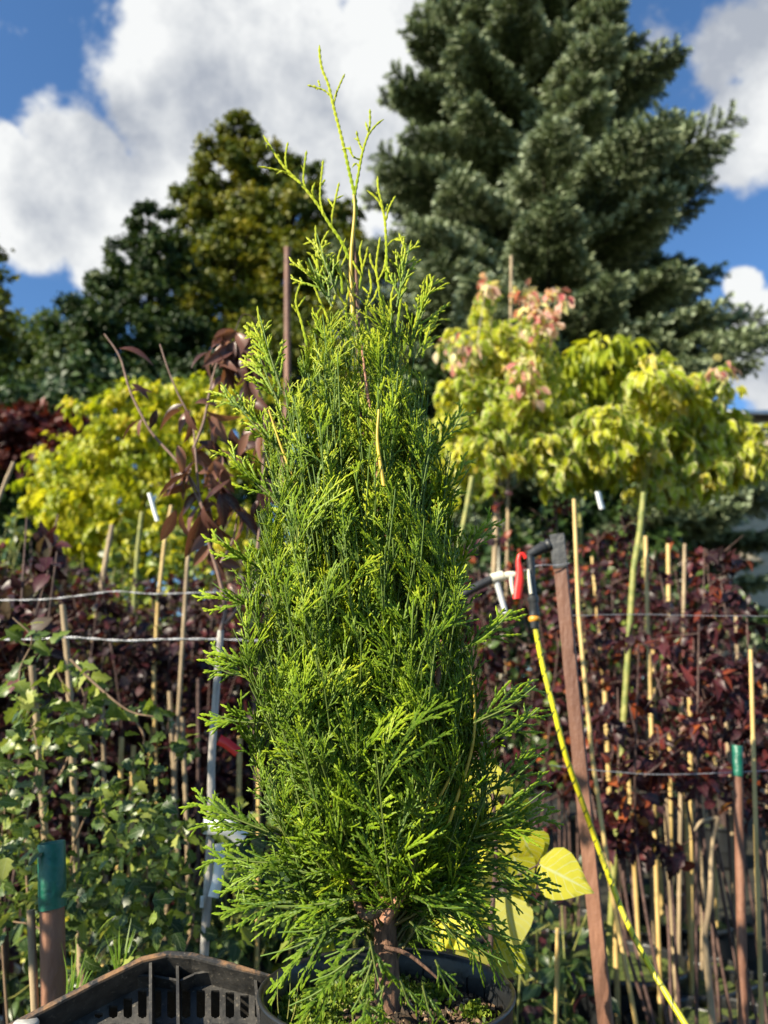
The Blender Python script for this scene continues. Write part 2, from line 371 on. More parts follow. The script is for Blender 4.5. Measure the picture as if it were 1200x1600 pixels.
# low trees behind the maples and behind the spruce
M_hd = leaf_mat('hedge_leaves', [(0, (.015, .035, .01)), (.5, (.04, .08, .018)), (1, (.10, .15, .03))], .2, .5, vein=0)
k = 0
for px, py, rx, ry, Yd, lab in ((690, 640, 120, 110, 12, 'dark bush behind the pink tipped maple, under the spruce'), (180, 660, 170, 80, 12, 'dark green bush behind the golden shrub'),
        (440, 700, 140, 110, 11, 'dark bush right behind the conifer, below the broadleaf tree'),
        (860, 700, 140, 100, 12.5, 'dark shaded bush at the foot of the spruce'), (985, 760, 80, 110, 12, 'shaded bush behind the rightmost maple'),
        (20, 800, 120, 80, 10, 'green bush low at the left edge behind the purple shrub')):
    broad_tree('background_bush', lab, Yd, px, [(px, py, rx, ry), (px - rx * .5, py + 40, rx * .7, ry * .8), (px + rx * .5, py + 60, rx * .7, ry * .8), (px, py + 120, rx, ry), (px, py + 250, rx * 1.1, ry), (px, py + 370, rx * 1.1, ry)],
               14000, .14, M_hd, 'dark bushes closing the view behind the nursery rows', r0=.06)

# house ----------------------------------------------------------------
def house():
    Yd = 24.; a = P(1136, 800, Yd); b0 = np.array([a[0], Yd, 0.]); e = empty('brick_house', b0, 'tan brick house corner with a white framed window at the right edge', 'house')
    zt = P(1136, 655, Yd)[2]; x0 = a[0]
    mw, t, o = newmat('pale_brick'); tcn = N(t, 'ShaderNodeTexCoord'); mp = N(t, 'ShaderNodeMapping'); mp.inputs['Rotation'].default_value = (R(90), 0, 0)
    t.links.new(tcn.outputs['Object'], mp.inputs[0]); br = N(t, 'ShaderNodeTexBrick'); t.links.new(mp.outputs[0], br.inputs[0])
    br.inputs['Color1'].default_value = (.45, .36, .23, 1); br.inputs['Color2'].default_value = (.36, .29, .19, 1); br.inputs['Mortar'].default_value = (.5, .46, .38, 1)
    br.inputs['Scale'].default_value = 2; br.inputs['Mortar Size'].default_value = .02; br.inputs['Brick Width'].default_value = .5; br.inputs['Row Height'].default_value = .16
    p = N(t, 'ShaderNodeBsdfPrincipled'); p.inputs['Roughness'].default_value = .9; t.links.new(br.outputs[0], p.inputs[0]); t.links.new(p.outputs[0], o.inputs[0])
    wl = MB(); wx = P(1184, 745, Yd)[0]; ww = .75; wz = P(1184, 770, Yd)[2]; wh = 1.3; x1 = x0 + 11
    # front wall in four pieces round the window
    def w(xa, xb, za, zb): box(wl, ((xa + xb) / 2, Yd + .15, (za + zb) / 2), xb - xa, .3, zb - za)
    w(x0, wx - ww / 2, 0, zt); w(wx + ww / 2, x1, 0, zt); w(wx - ww / 2, wx + ww / 2, 0, wz); w(wx - ww / 2, wx + ww / 2, wz + wh, zt)
    box(wl, (x0 + .15, Yd + 4.3, zt / 2), .3, 8, zt); box(wl, (x1 - .15, Yd + 4.3, zt / 2), .3, 8, zt); box(wl, ((x0 + x1) / 2, Yd + 8.45, zt / 2), x1 - x0, .3, zt)
    wl.build('wall', mw, e, False)
    f = MB(); white = solid('white_frame', (.7, .72, .75), (.75, .76, .78), 5, .4)
    for s in (-1, 1): box(f, (wx + s * (ww / 2 - .04), Yd + .08, wz + wh / 2), .078, .1, wh)
    for zz in (.04, wh - .04): box(f, (wx, Yd + .08, wz + zz), ww - .16, .1, .078)
    box(f, (wx, Yd + .08, wz + wh / 2), .05, .08, wh - .17); box(f, (wx, Yd - .04, wz - .04), ww + .2, .16, .06)
    fo = f.build('window', white, e, False)
    gl = MB(); box(gl, (wx, Yd + .12, wz + wh / 2), ww - .01, .015, wh - .01); go = gl.build('pane', solid('window_glass', (.06, .08, .10), None, 5, .08), fo, False); go.location = (0, 0, 0)
    rf = MB(); zr = zt + .02; v = np.array([(x0 - .5, Yd - .5, zr), (x1 + .5, Yd - .5, zr), (x1 + .5, Yd + 9, zr), (x0 - .5, Yd + 9, zr), (x0 + 2.5, Yd + 4.2, zr + 1.9), (x1 - 2.5, Yd + 4.2, zr + 1.9)])
    rf.add(v, [(0, 1, 5, 4), (2, 3, 4, 5)]); rf.add(v, [(1, 2, 5), (3, 0, 4)]); rf.add(v, [(3, 2, 1, 0)])
    ro = rf.build('roof', solid('roof_sheet', (.10, .085, .08), (.16, .14, .13), 3, .7), e, False)
    gt = MB(); box(gt, ((x0 + x1) / 2, Yd - .56, zt + .03), x1 - x0 + 1.1, .11, .12); g2 = gt.build('gutter', white, ro, False); g2.location = (0, 0, 0)
house()

# ================================================================ NURSERY ROWS
M_stemg = solid('green_stem', (.13, .16, .03), (.30, .28, .07), 30, .6, .2)
M_stemp = solid('pale_stem', (.34, .30, .22), (.50, .46, .36), 40, .7, .3, stretch=(1, 1, .3))
M_stemr = solid('red_stem', (.05, .026, .022), (.13, .075, .06), 40, .7, .3)
M_bamboo = solid('bamboo', (.42, .27, .08), (.62, .45, .18), 26, .5, .1, stretch=(1, 1, .4), lo=.3, hi=.7)
M_bamboo_old = solid('weathered_bamboo', (.17, .12, .07), (.42, .31, .18), 26, .7, .2, stretch=(1, 1, .4), lo=.3, hi=.7)
M_pot = solid('pot_plastic', (.010, .011, .012), (.018, .019, .02), 9, .38, .15, 60, spec=.5)
M_soil = solid('potting_soil', (.016, .011, .008), (.06, .04, .024), 90, .95, 1.0, 140)
M_moss = solid('moss', (.03, .05, .01), (.11, .14, .02), 30, .9, .9, 90)

def pot_tree(name, loc, rad, h, label, group=None, moss=False):
    e = empty(name, loc, label, 'plant pot', group); m = MB()
    lathe(m, [(0, 0), (rad * .80, 0), (rad * .82, .01), (rad * .96, h - .035), (rad * .965, h - .03), (rad, h - .03), (rad * 1.02, h - .012), (rad * 1.02, h - .002), (rad * 1.0, h), (rad * .975, h - .001), (rad * .965, h - .01), (rad * .93, h * .4)], (0, 0, 0), 40)
    o = m.build('body', M_pot, None); o.parent = e
    m = MB(); th = np.linspace(0, 2 * np.pi, 33)[:-1]; rr = np.linspace(0, .955, 9)[1:] * rad
    v = [(0, 0, h - .03)] + [(r * math.cos(t), r * math.sin(t), h - .03 + rng.normal(0, .004)) for r in rr for t in th]
    f = [(1 + (i - 1) * 32 + j, 1 + i * 32 + j, 1 + i * 32 + (j + 1) % 32, 1 + (i - 1) * 32 + (j + 1) % 32) for i in range(1, 8) for j in range(32)]
    m.add(v, f); m.add(np.array(v)[:33], [(0, 1 + j, 1 + (j + 1) % 32) for j in range(32)])
    o = m.build('soil', M_moss if moss else M_soil, None); o.parent = e
    return e
nppot = pot_tree('plant_pot', (1.02, 2.85, 0), .185, .30, 'black plastic plant pot with mossy soil on the ground among the canes', 'black pots standing on the ground in the rows', True)
GP = 'black pots standing on the ground in the rows'
def pot_at(x, y, sc=1.0, label=None): return copy_tree(nppot, (x, y, 0), label, GP, rng.random() * 6, sc)

M_nine = leaf_mat('purple_leaves', [(0, (.012, .006, .010)), (.45, (.04, .009, .017)), (.8, (.10, .018, .026)), (.93, (.22, .04, .035)), (1, (.16, .17, .03))], .34, .42, vein=.08)
M_ninegr = leaf_mat('purple_green_leaves', [(0, (.025, .012, .016)), (.4, (.06, .025, .03)), (.7, (.10, .08, .03)), (1, (.19, .22, .045))], .3, .42, vein=.12)
M_autumn = leaf_mat('autumn_leaves', [(0, (.07, .015, .012)), (.4, (.20, .03, .02)), (.75, (.42, .09, .02)), (1, (.5, .26, .04))], .35, .4, vein=.2)
M_green = leaf_mat('green_leaves', [(0, (.015, .04, .008)), (.5, (.06, .11, .016)), (.82, (.17, .24, .03)), (1, (.42, .44, .10))], .35, .38, vein=.3)
M_dkgreen = leaf_mat('dark_green_leaves', [(0, (.015, .04, .012)), (.6, (.04, .08, .02)), (1, (.10, .16, .03))], .3, .35, vein=.25)
M_ygreen = leaf_mat('yellow_green_leaves', [(0, (.14, .22, .010)), (.4, (.36, .42, .012)), (.8, (.60, .56, .03)), (1, (.62, .56, .10))], .45, .42, vein=.2)
M_var = leaf_mat('variegated_leaves', [(0, (.10, .19, .012)), (.4, (.38, .47, .015)), (.8, (.64, .62, .03)), (1, (.70, .50, .10))], .5, .42, margin=((.78, .72, .38), .70), vein=.15)
M_pink = leaf_mat('pink_leaves', [(0, (.58, .12, .13)), (.3, (.70, .36, .32)), (.6, (.78, .60, .44)), (1, (.66, .66, .22))], .4, .42, margin=((.78, .60, .45), .75), vein=.15)

def stemmy(name, label, cat, x, y, h, spread, ns, nl, size, tm, mat, smat, low=.2, group=None, lean=(0, 0), mats=None, out=(.8, -.1, .7), sr=.006, rr=(0, 1), pot=True, topw=1.0):
    """many stemmed plant: stems rise from a pot, leaves sit along the stems and their short twigs"""
    z0 = .27 if pot else 0.0
    e = empty(name, (x, y, 0), label, cat, group); st = MB(); lf = MB(); per = nl // ns
    for i in range(ns):
        az = rng.random() * 6.283; r = spread * rng.uniform(.25, 1); hh = h * rng.uniform(.75, 1.0)
        tip = np.array([x + lean[0] + r * math.cos(az), y + lean[1] + r * math.sin(az), hh])
        b = np.array([x + .04 * math.cos(az), y + .04 * math.sin(az), z0]); c = (b + tip) / 2 + rng.normal(0, .04, 3) * [1, 1, .3] + [(x - tip[0]) * .25, (y - tip[1]) * .25, 0]
        pth = smoothpath([b, c, tip], 8); tube(st, pth, [sr, sr * .4], 5)
        t = low + (1 - low) * rng.random(per) ** (1 / topw); q = t * (len(pth) - 1); i0 = np.minimum(q.astype(int), len(pth) - 2); p = pth[i0] + (pth[i0 + 1] - pth[i0]) * (q - i0)[:, None]
        nt = max(3, per // 9); ti = rng.integers(0, nt, per); tpos = p[:nt]; Lt = (.06 + .22 * spread + size) * rng.uniform(.4, 1.1, nt); aa = rng.random(nt) * 6.283
        tdir = U(np.stack([np.cos(aa), np.sin(aa), rng.uniform(-.1, 1.1, nt)], -1)); uu = rng.random(per) ** .8; d0 = tdir[ti]
        p = tpos[ti] + d0 * (Lt[ti] * uu)[:, None] - np.stack([0 * uu, 0 * uu, .25 * Lt[ti] * uu * uu], -1) + rng.normal(0, .004, (per, 3)); pr = U(np.cross(d0, rdir(per)))
        leaves(st, tpos, tdir, rdir(nt), Lt, TWIG, rng.random(nt)); d = d0 * .45 + pr * out[0] + [0, 0, out[1] - .2] + rdir(per) * .35
        rv = rr[0] + (rr[1] - rr[0]) * (rng.random(per) * .6 + .4 * rng.random())
        mi = (rng.random(per) < (mats[1] if mats else 0)).astype(int)
        sz = size * rng.uniform(.55, 1.25, per); nr = rdir(per) * .6 + [SUN[0] * .3, SUN[1] * .3, .6]
        for k in (0, 1):
            w = mi == k
            if w.any(): leaves(lf, p[w], d[w], nr[w], sz[w], tm, rv[w], k)
    st.build('stem', smat, e); lf.build('foliage', [mat] + ([mats[0]] if mats else []), e)
    if pot: pot_at(x, y, .9 + .15 * rng.random())
    return e

# rows of purple shrubs (left and right) -------------------------------
GL = 'purple leaved shrubs in the row left of the conifer'; GR = 'purple leaved shrubs in the row right of the conifer'
GB = 'purple leaved shrubs in the back row'
LBL = ['purple shrub behind both wires, near the left edge under the nearest purple shrub', 'purple shrub behind the pale dappled cane crossed by the wire', 'dark red shrub with reddest leaves between the two wires, below the thick pale cane',
 'dark red shrub behind the wires, below the slanting cane', 'dark red shrub right behind the sapling stem', 'purple shrub mostly hidden behind the left flank of the conifer', 'second row purple shrub peeping over the upper wire at the left', 'second row dark red shrub under the white hanging tag',
 'second row purple shrub under the bronze leaves of the sapling', 'purple shrub cut by the left edge, behind the wires', 'nearest purple shrub cut by the left edge, just under the lower wire']
LBR = ['purple shrub hidden behind the left middle of the conifer', 'purple shrub hidden behind the centre of the conifer', 'purple shrub at the right flank of the conifer, left of the pale pole', 'purple shrub just left of the hose gun', 'tall dark red shrub above the hose gun and post cap', 'purple shrub right of the brown post behind the long leaning cane',
 'purple shrub behind the yellow green stem and tan cane', 'farther purple shrub under the golden crown, above the hose gun row']
for i, (px, Yd, top) in enumerate([(30, 2.9, 870), (110, 3.3, 880), (180, 2.8, 905), (250, 3.2, 895), (320, 2.9, 900), (390, 3.3, 890), (60, 3.9, 860), (220, 4.0, 870), (330, 4.0, 860), (-60, 3.2, 850), (-10, 2.4, 960)]):
    q = P(px, top, Yd); stemmy('purple_shrub', LBL[i], 'shrub', q[0], Yd, q[2], .30, 9, 2500, .042, OVAL, M_nine, M_stemr, .12, GL, mats=(M_ninegr, .15), topw=.9)
for i, (px, Yd, top) in enumerate([(480, 3.4, 880), (600, 3.2, 880), (700, 3.4, 860), (790, 3.0, 800), (850, 3.5, 745), (930, 3.2, 800), (1020, 3.6, 790), (960, 4.1, 740)]):
    q = P(px, top, Yd); stemmy('purple_shrub', LBR[i], 'shrub', q[0], Yd, q[2], .30, 6, 1300, .040, OVAL, M_nine, M_stemr, .32, GR, mats=(M_autumn if i % 3 else M_green, .22), topw=1.0)
for i, (px, Yd, top) in enumerate([(1060, 2.5, 800), (1130, 2.3, 880), (1000, 2.2, 960), (1180, 2.7, 950)]):
    q = P(px, top, Yd); stemmy('purple_shrub', ['tall purple shrub with scattered red leaves under the rightmost maple', 'near black purple shrub at the right edge beside the bright cane', 'purple shrub with dark star shaped leaf clusters right of the brown post', 'purple shrub cut off by the right edge below the house'][i], 'shrub',
        q[0], Yd, q[2], .22, 6, 560, .046, MAPLE, M_nine, M_stemr, .55, GR, mats=(M_autumn, .12))
# purple plant near left, above the currant
q = P(65, 775, 1.9); stemmy('purple_shrub', 'nearest purple shrub with green undersides, top left above the wires', 'shrub', q[0] - .03, 1.9, q[2], .22, 8, 900, .052, OVAL, M_ninegr, M_stemr, .48, GL, mats=(M_nine, .6))
# green filler plants low between rows
GF = 'low green plants filling the rows'
for i, (px, Yd, top) in enumerate([(150, 2.2, 1270), (240, 2.0, 1330), (330, 2.3, 1260), (420, 2.2, 1330), (300, 1.8, 1430), (200, 1.7, 1450), (90, 1.9, 1400), (520, 2.3, 1300), (640, 2.4, 1290)]):
    q = P(px, top, Yd); stemmy('leafy_plant', ['low green plant left of the crate corner', 'low green plant right above the crate corner', 'low green plant behind the sapling foot', 'low green plant at the lower left edge of the conifer', 'lowest green plant just over the crate rim', 'low green plant behind the grass tufts', 'low green plant behind the green sleeved post', 'low green plant hidden behind the conifer, left of its trunk', 'low green plant hidden behind the conifer, right of its trunk'][i], 'plant', q[0], Yd, max(q[2], .35), .22, 9, 520, .05, OVAL, M_dkgreen, M_stemg, .05, GF, mats=(M_ygreen, .08), pot=False, sr=.004)
for i, (px, Yd, top) in enumerate([(860, 2.0, 1390), (830, 2.4, 1290), (800, 2.2, 1400)]):
    q = P(px, top, Yd); stemmy('leafy_plant', ['low green plant between the yellow leaves and brown post', 'low green plant over the big yellow leaf', 'low green plant behind the yellow leaves'][i], 'plant', q[0], Yd, max(q[2], .3), .20, 8, 330, .045, OVAL, M_dkgreen, M_stemg, .05, GF, mats=(M_nine, .15), pot=False, sr=.004)
# back filler: dark rows at 5-7 m
for i, px in enumerate(range(-60, 1300, 95)):
    Yd = 6.2 + (i % 3) * .5; q = P(px, 850, Yd); stemmy('shaded_shrub', 'dark shaded shrub in the farthest nursery row', 'shrub', q[0], Yd, q[2], .45, 8, 900, .10, OVAL, M_dkgreen if i % 2 else M_nine, M_stemr, .08, 'shrubs of the farthest nursery row', mats=(M_green, .2))
# yellow-green patch under the golden tree
for i, (px, Yd, top) in enumerate([(0, 4.4, 800), (140, 4.6, 810), (240, 4.5, 800), (330, 4.6, 800), (420, 4.4, 790)]):
    q = P(px, top, Yd); stemmy('green_shrub', ['bright green shrub at the left edge over the purple row', 'bright green shrub below the left part of the golden crown', 'bright green shrub below the middle of the golden crown', 'bright green shrub between slanting cane and sapling, under the golden crown', 'bright green shrub behind the sapling, right end of its row'][i], 'shrub', q[0], Yd, q[2], .38, 8, 900, .06, OVAL, M_green, M_stemg, .25, 'bright green shrubs under the golden crown', mats=(M_ygreen, .3))

for i, (x, y, h) in enumerate([(-1.0, .70, 2.2), (-1.8, .35, 2.5)]):  # shrubs outside the view, added to dapple the rows at lower right
    stemmy('tall_shrub', ['airy tall green shrub beside the left end of the bench', 'outermost tall green shrub left of the bench'][i], 'shrub', x, y, h, .28, 8, 520, .05, OVAL, M_green, M_stemg, .15, 'green shrubs standing left of the bench')
rng = np.random.default_rng(43)
# maples ----------------------------------------------------------------
def maple(label, Yd, base_px, blobs, n, size, mat, pink=(), group=None, stem=M_stemg, tm=MAPLE, sr=.016, rr=(0, 1), clump=7, name='small_maple'):
    b0 = P(base_px, 1250, Yd); b0[2] = .0; e = empty(name, b0, label, 'tree', group); m = MB(); st = MB(); tot = sum(b[2] * b[3] for b in blobs); k = Yd / F; cs = []
    for px, py, rx, ry in blobs:
        c = P(px, py, Yd); c[1] += rng.uniform(-.25, .25); cs.append(c)
        scatter(m, c, (rx * k, rx * k * .8, ry * k), int(n * rx * ry / tot), size, tm, (.55, -.75, .45), clump, 0, .3, rr, .10, .7)
    for px, py, r, nn in pink:
        c = P(px, py, Yd - .34); scatter(m, c, (r * k * 1.05, r * k, r * k * 1.0), int(nn * 1.3), size * .82, OVAL if tm is MAPLE else tm, (.5, -.6, .4), 0, 1, .2, (0, 1), .1, .6)
    fork = P(base_px, min(max(b[1] for b in blobs) + 40, 800), Yd)
    tube(st, smoothpath([b0, (b0 + fork) / 2 + [.02, 0, 0], fork], 6), [sr, sr * .7], 7)
    for c in cs + [P(a[0], a[1], Yd - .15) for a in pink]: tube(st, smoothpath([fork, (fork + c) / 2 + rng.normal(0, .06, 3), c + [0, 0, .08]], 5), [sr * .32, sr * .10], 5)
    m.build('crown', [mat, M_pink], e); st.build('trunk', stem, e); return e
maple('variegated small tree with pink and cream leaf tips, tallest of the yellow crowns', 3.7, 775, [(765, 480, 32, 48), (745, 560, 60, 60), (820, 560, 60, 75), (720, 640, 55, 70), (790, 670, 75, 80), (860, 640, 60, 80), (850, 730, 60, 50), (740, 740, 55, 50)], 3600, .066, M_var,
      [(762, 448, 16, 14), (822, 466, 24, 34), (868, 470, 26, 34), (842, 500, 34, 40), (815, 575, 22, 24), (820, 610, 26, 26), (710, 545, 34, 26)], stem=M_stemp)
maple('golden leaved small tree with orange tinged top between two variegated crowns', 4.3, 905, [(930, 600, 75, 50), (880, 590, 50, 40), (985, 620, 60, 50), (950, 680, 90, 60), (900, 740, 60, 45)], 2300, .095, M_ygreen, rr=(.05, .8), tm=LONG)
maple('variegated small tree with cream edged leaves at the right, before the house', 3.5, 1000, [(1110, 600, 50, 38), (1050, 630, 60, 50), (1130, 660, 70, 50), (1010, 690, 80, 55), (1180, 700, 50, 45), (1100, 720, 80, 50), (930, 700, 50, 50), (1040, 760, 50, 30), (1000, 620, 45, 40)], 3600, .068, M_var,
      [(1128, 578, 18, 12)], stem=M_stemg)
M_gold = leaf_mat('golden_leaves', [(0, (.13, .21, .010)), (.4, (.44, .48, .015)), (.85, (.66, .60, .05)), (1, (.66, .45, .05))], .5, .45, vein=.12)
maple('golden yellow bushy small tree left, behind the bronze leaved sapling', 4.9, 215, [(170, 650, 60, 45), (110, 720, 85, 65), (75, 760, 55, 60), (120, 820, 80, 60), (330, 830, 90, 60), (230, 840, 80, 50), (215, 640, 60, 45), (210, 700, 90, 70), (270, 640, 70, 45), (330, 620, 60, 40), (150, 790, 90, 50), (270, 760, 90, 80), (360, 690, 80, 70), (180, 830, 60, 40), (400, 610, 50, 45)], 10500, .056, M_gold, tm=MAPLE, clump=14)
for px, lab in ((545, 'golden crown mostly hidden behind the conifer, left half'), (640, 'golden crown mostly hidden behind the conifer, right half')):
    maple(lab, 5.2, px, [(px, 700, 60, 60), (px, 780, 70, 60)], 900, .075, M_gold, clump=10)

# ---------------------------------------------------------------- bronze leaved sapling, near left
M_bronze = leaf_mat('bronze_leaves', [(0, (.05, .02, .02)), (.5, (.13, .05, .042)), (1, (.28, .13, .09))], .32, .36, vein=.12)
M_stem_br = solid('brown_shoot', (.13, .07, .05), (.24, .15, .11), 60, .6)
M_grey = solid('pale_bark', (.30, .26, .22), (.52, .48, .43), 60, .75, .5, 90, stretch=(1, 1, .3))
def px_tube(m, pts, Yd, r, sides=6, mi=0, n=5, **k): 
    q = smoothpath([P(a[0], a[1], a[2] if len(a) > 2 else Yd) for a in pts], n); tube(m, q, r, sides, mi=mi, **k); return q
def sapling():
    Yd = 1.35; b = P(318, 1490, Yd); b = np.array([b[0] - .01, Yd, 0]); e = empty('bronze_sapling', b, 'young bronze purple leaved sapling with pale crooked stem left of the conifer', 'tree')
    st = MB(); k = 1 / F * Yd
    t = px_tube(st, [(345, 985), (338, 1080), (331, 1180), (329, 1290), (324, 1400), (319, 1490)], Yd, [.0062, .0075], 8); 
    tube(st, smoothpath([t[-1], b + [0, 0, .3], b], 4), [.0075, .010], 8)
    s2 = MB(); st_low, st = st, s2
    px_tube(st, [(345, 985), (352, 955), (343, 905), (327, 850), (318, 800), (311, 770), (305, 700), (300, 660), (278, 615), (262, 575), (250, 538)], Yd, [.0045, .0024, .0013], 7)
    px_tube(st, [(311, 770), (285, 730), (240, 680), (222, 650), (203, 610), (190, 565), (180, 545), (163, 522)], Yd, [.003, .0026, .0015], 6)
    px_tube(st, [(303, 700), (318, 660), (328, 610), (340, 560)], Yd, [.003, .0018], 6)
    px_tube(st, [(352, 975), (372, 950), (392, 915), (402, 860), (410, 760), (412, 640), (400, 600)], Yd, [.0045, .003, .002], 6)
    px_tube(st, [(318, 800), (300, 760), (290, 740)], Yd, [.002, .0012], 5)
    px_tube(st, [(345, 880), (365, 840), (372, 790)], Yd, [.003, .0015], 5)
    s2.build('shoot', M_stem_br, e); st = st_low; st.build('stem', M_grey, e)
    L = MB()
    def lf(px, py, dx, dy, s, dz=0, nx=None):
        p = P(px, py, Yd + rng.uniform(-.03, .03)); d = np.array([dx, dz, -dy]) ; n = rng.normal(0, .4, 3) + [0, -.6, .5] if nx is None else nx
        leaves(L, p[None], d[None], np.array(n)[None], s * .86 * k * rng.uniform(.8, 1.1), LONG, [rng.random()])
    for px, py, dx, dy, s in [(186, 545, .9, .05, 62), (205, 612, .8, -.3, 42), (205, 600, .6, .3, 45), (222, 655, -.8, .4, 52), (222, 655, -.3, .8, 38), (245, 640, -.1, .4, 40), (285, 640, -.9, .35, 60), (288, 632, -.5, .2, 60), (290, 640, .3, .9, 55),
            (300, 650, .1, 1, 60), (320, 640, .8, .5, 70), (322, 650, .6, .9, 72), (305, 630, .8, -.2, 50), (330, 650, .5, .8, 60), (300, 740, -.9, .3, 72), (292, 745, -.6, .7, 60), (300, 760, -.8, .1, 60), (312, 790, -.6, .9, 80), (318, 800, -.2, 1, 85), (318, 790, .3, 1, 78),
            (325, 780, .7, .6, 80), (318, 760, .8, .1, 76), (310, 740, .9, -.2, 60), (322, 810, .8, .9, 70), (330, 850, -.7, .8, 60), (328, 850, .3, 1, 70), (372, 800, .4, 1, 70), (372, 790, -.5, .9, 70), (370, 800, .9, .6, 60), (300, 700, .7, .7, 70), (310, 690, 1, .4, 70),
            (306, 720, -.7, .8, 60), (412, 700, .5, 1, 60), (412, 690, -.7, .7, 60), (410, 760, .1, 1, 70), (408, 780, -.6, .8, 60), (318, 770, -.9, .5, 60), (335, 720, .5, .8, 60), (345, 740, -.1, 1, 60)]: lf(px, py, dx, dy, s)
    for i in range(46):           # cluster hanging from the bent tip at (370,540)
        a = rng.uniform(0, 6.28); px, py = 368 + 42 * math.cos(a) * rng.random(), 545 + 50 * math.sin(a) * rng.random() ** .7
        lf(px, py, rng.normal(-.1, .6), abs(rng.normal(.5, .4)), rng.uniform(45, 66), rng.normal(0, .5))
    for i in range(16): lf(395 + rng.normal(0, 12), 560 + rng.normal(0, 30), rng.normal(.1, .5), .8, 55, rng.normal(0, .4))
    for i in range(40): lf(345 + rng.normal(0, 45), 740 + rng.normal(0, 85), rng.normal(0, .7), rng.uniform(.2, 1), 62, rng.normal(0, .5))
    px_tube(L, [(328, 595), (345, 560), (366, 520), (380, 492), (398, 500), (405, 530)], Yd, [.0015, .001], 5)
    L.build('foliage', M_bronze, e)
    tp = MB(); c = P(329, 1290, Yd); z = [c + [0, 0, dz] for dz in (-.013, -.012, .012, .013)]; tube(tp, z, [.010, .0125, .0125, .010], 12)
    tp.build('tape', solid('white_tape', (.62, .63, .60), (.75, .76, .72), 60, .35), e)
sapling()
M_tagw = solid('white_tag', (.68, .70, .68), (.78, .79, .76), 30, .4)
def ribbon(name, label, pts, Yd, w, mat, cat='plant label', group=None, thick=.0006):
    """thin bent strip of real thickness through the points"""
    p = smoothpath([P(a, b, Yd + (c[0] if c else 0)) for a, b, *c in pts], 5); n = len(p); T = U(np.gradient(p, axis=0)); sdir = U(np.cross(T, [.25, -1, .1])); nn = U(np.cross(sdir, T)); m = MB()
    a = np.concatenate([p - sdir * w / 2 - nn * thick, p + sdir * w / 2 - nn * thick, p + sdir * w / 2 + nn * thick, p - sdir * w / 2 + nn * thick]); i = np.arange(n - 1); f = []
    for k in range(4): k2 = (k + 1) % 4; f.append(np.stack([i + k * n, i + k2 * n, i + k2 * n + 1, i + k * n + 1], -1))
    o = p.mean(0); m.add(a, np.concatenate(f)); m.add(a[[0, n, 2 * n, 3 * n]], [(0, 1, 2, 3)]); m.add(a[[n - 1, 2 * n - 1, 3 * n - 1, 4 * n - 1]], [(3, 2, 1, 0)])
    return tag(m.build(name, mat, None, True, origin=o), label, cat, group)
ribbon('plant_label', 'white plastic label looped over the taped sapling stem, its tail to the right', [(326, 1292, -.012), (345, 1291, -.015), (362, 1297, -.01), (380, 1312, 0)], 1.29, .024, M_tagw)
ribbon('hanging_label', 'long narrow white label hanging beside the lower sapling stem', [(341, 1318), (343, 1345), (340, 1375), (333, 1402)], 1.29, .017, M_tagw)
ribbon('plant_label', 'small white tag low on the dark part of the sapling stem', [(316, 1400), (315, 1418)], 1.33, .006, M_tagw)
ribbon('plant_label', 'white tag hanging under the bronze leaves left, in front of the golden crown', [(233, 770), (240, 795), (246, 814)], 1.7, .010, M_tagw)
ribbon('plant_label', 'white tag hanging below the variegated crown, above the purple row', [(934, 768), (938, 785), (941, 795)], 2.6, .022, M_tagw)
M_red = solid('red_plastic', (.62, .02, .015), (.70, .03, .02), 10, .35)
ribbon('plant_label', 'bright red tag at the left edge of the conifer foliage', [(342, 1156), (356, 1163), (372, 1176)], 1.25, .016, M_red)

# ---------------------------------------------------------------- stakes and canes
GS = 'bamboo canes in the nursery rows'
CN = [0]
def cane(label, pts, Yd, wpx, mat=M_bamboo, group=GS, name='bamboo_cane', to_ground=True, cat='cane'):
    p0 = [P(a, b, Yd) for a, b in pts]; r = wpx / 2 / F * Yd * .82
    if to_ground:
        d = p0[-1] - p0[-2]; e = p0[-1] + d * (p0[-1][2] / max(1e-3, -d[2]) if d[2] < 0 else 0)
        if d[2] >= 0: e = p0[-1] * [1, 1, 0]
        p0.append(np.array([e[0], e[1], -.02]))
    q = []; 
    for a, b in zip(p0[:-1], p0[1:]):
        n = max(2, int(np.linalg.norm(b - a) / .012)); q += [a + (b - a) * t for t in np.linspace(0, 1, n, endpoint=False)]
    q.append(p0[-1]); q = np.array(q); s = np.cumsum(np.r_[0, np.linalg.norm(np.diff(q, axis=0), axis=1)])
    ph = (s % .14) / .14; rad = r * (1 + .22 * np.exp(-((ph - .5) / .05) ** 2) - .05 * (ph < .47) * (ph > .4)); m = MB()
    # rad per point
    n = len(q); T = U(np.gradient(q, axis=0)); A = U(np.cross(T, [0, 1., 0])); B = U(np.cross(A, T)); th = np.linspace(0, 6.2832, 9)[:-1]
    v = (q[:, None] + rad[:, None, None] * (np.cos(th)[None, :, None] * A[:, None] + np.sin(th)[None, :, None] * B[:, None])).reshape(-1, 3)
    i = np.arange(n - 1)[:, None] * 8; j = np.arange(8)[None]; k = (j + 1) % 8; m.add(v, np.stack([i + j, i + k, i + 8 + k, i + 8 + j], -1).reshape(-1, 4)); m.add(v[:8], [list(range(8))[::-1]])
    return tag(m.build(name, mat, None, True, origin=q[-1]), label, cat, group)
cane('pale thin cane rising above the pink tipped crown, against the spruce', [(799, 400), (797, 640), (790, 1000)], 3.9, 7, M_bamboo_old)
cane('long bright leaning cane just right of the brown post', [(897, 780), (904, 960), (925, 1180), (955, 1390), (992, 1590)], 2.0, 8)
cane('bright tan cane beside the green stem, under the rightmost crown', [(1009, 838), (1010, 900), (1012, 962)], 2.6, 8)
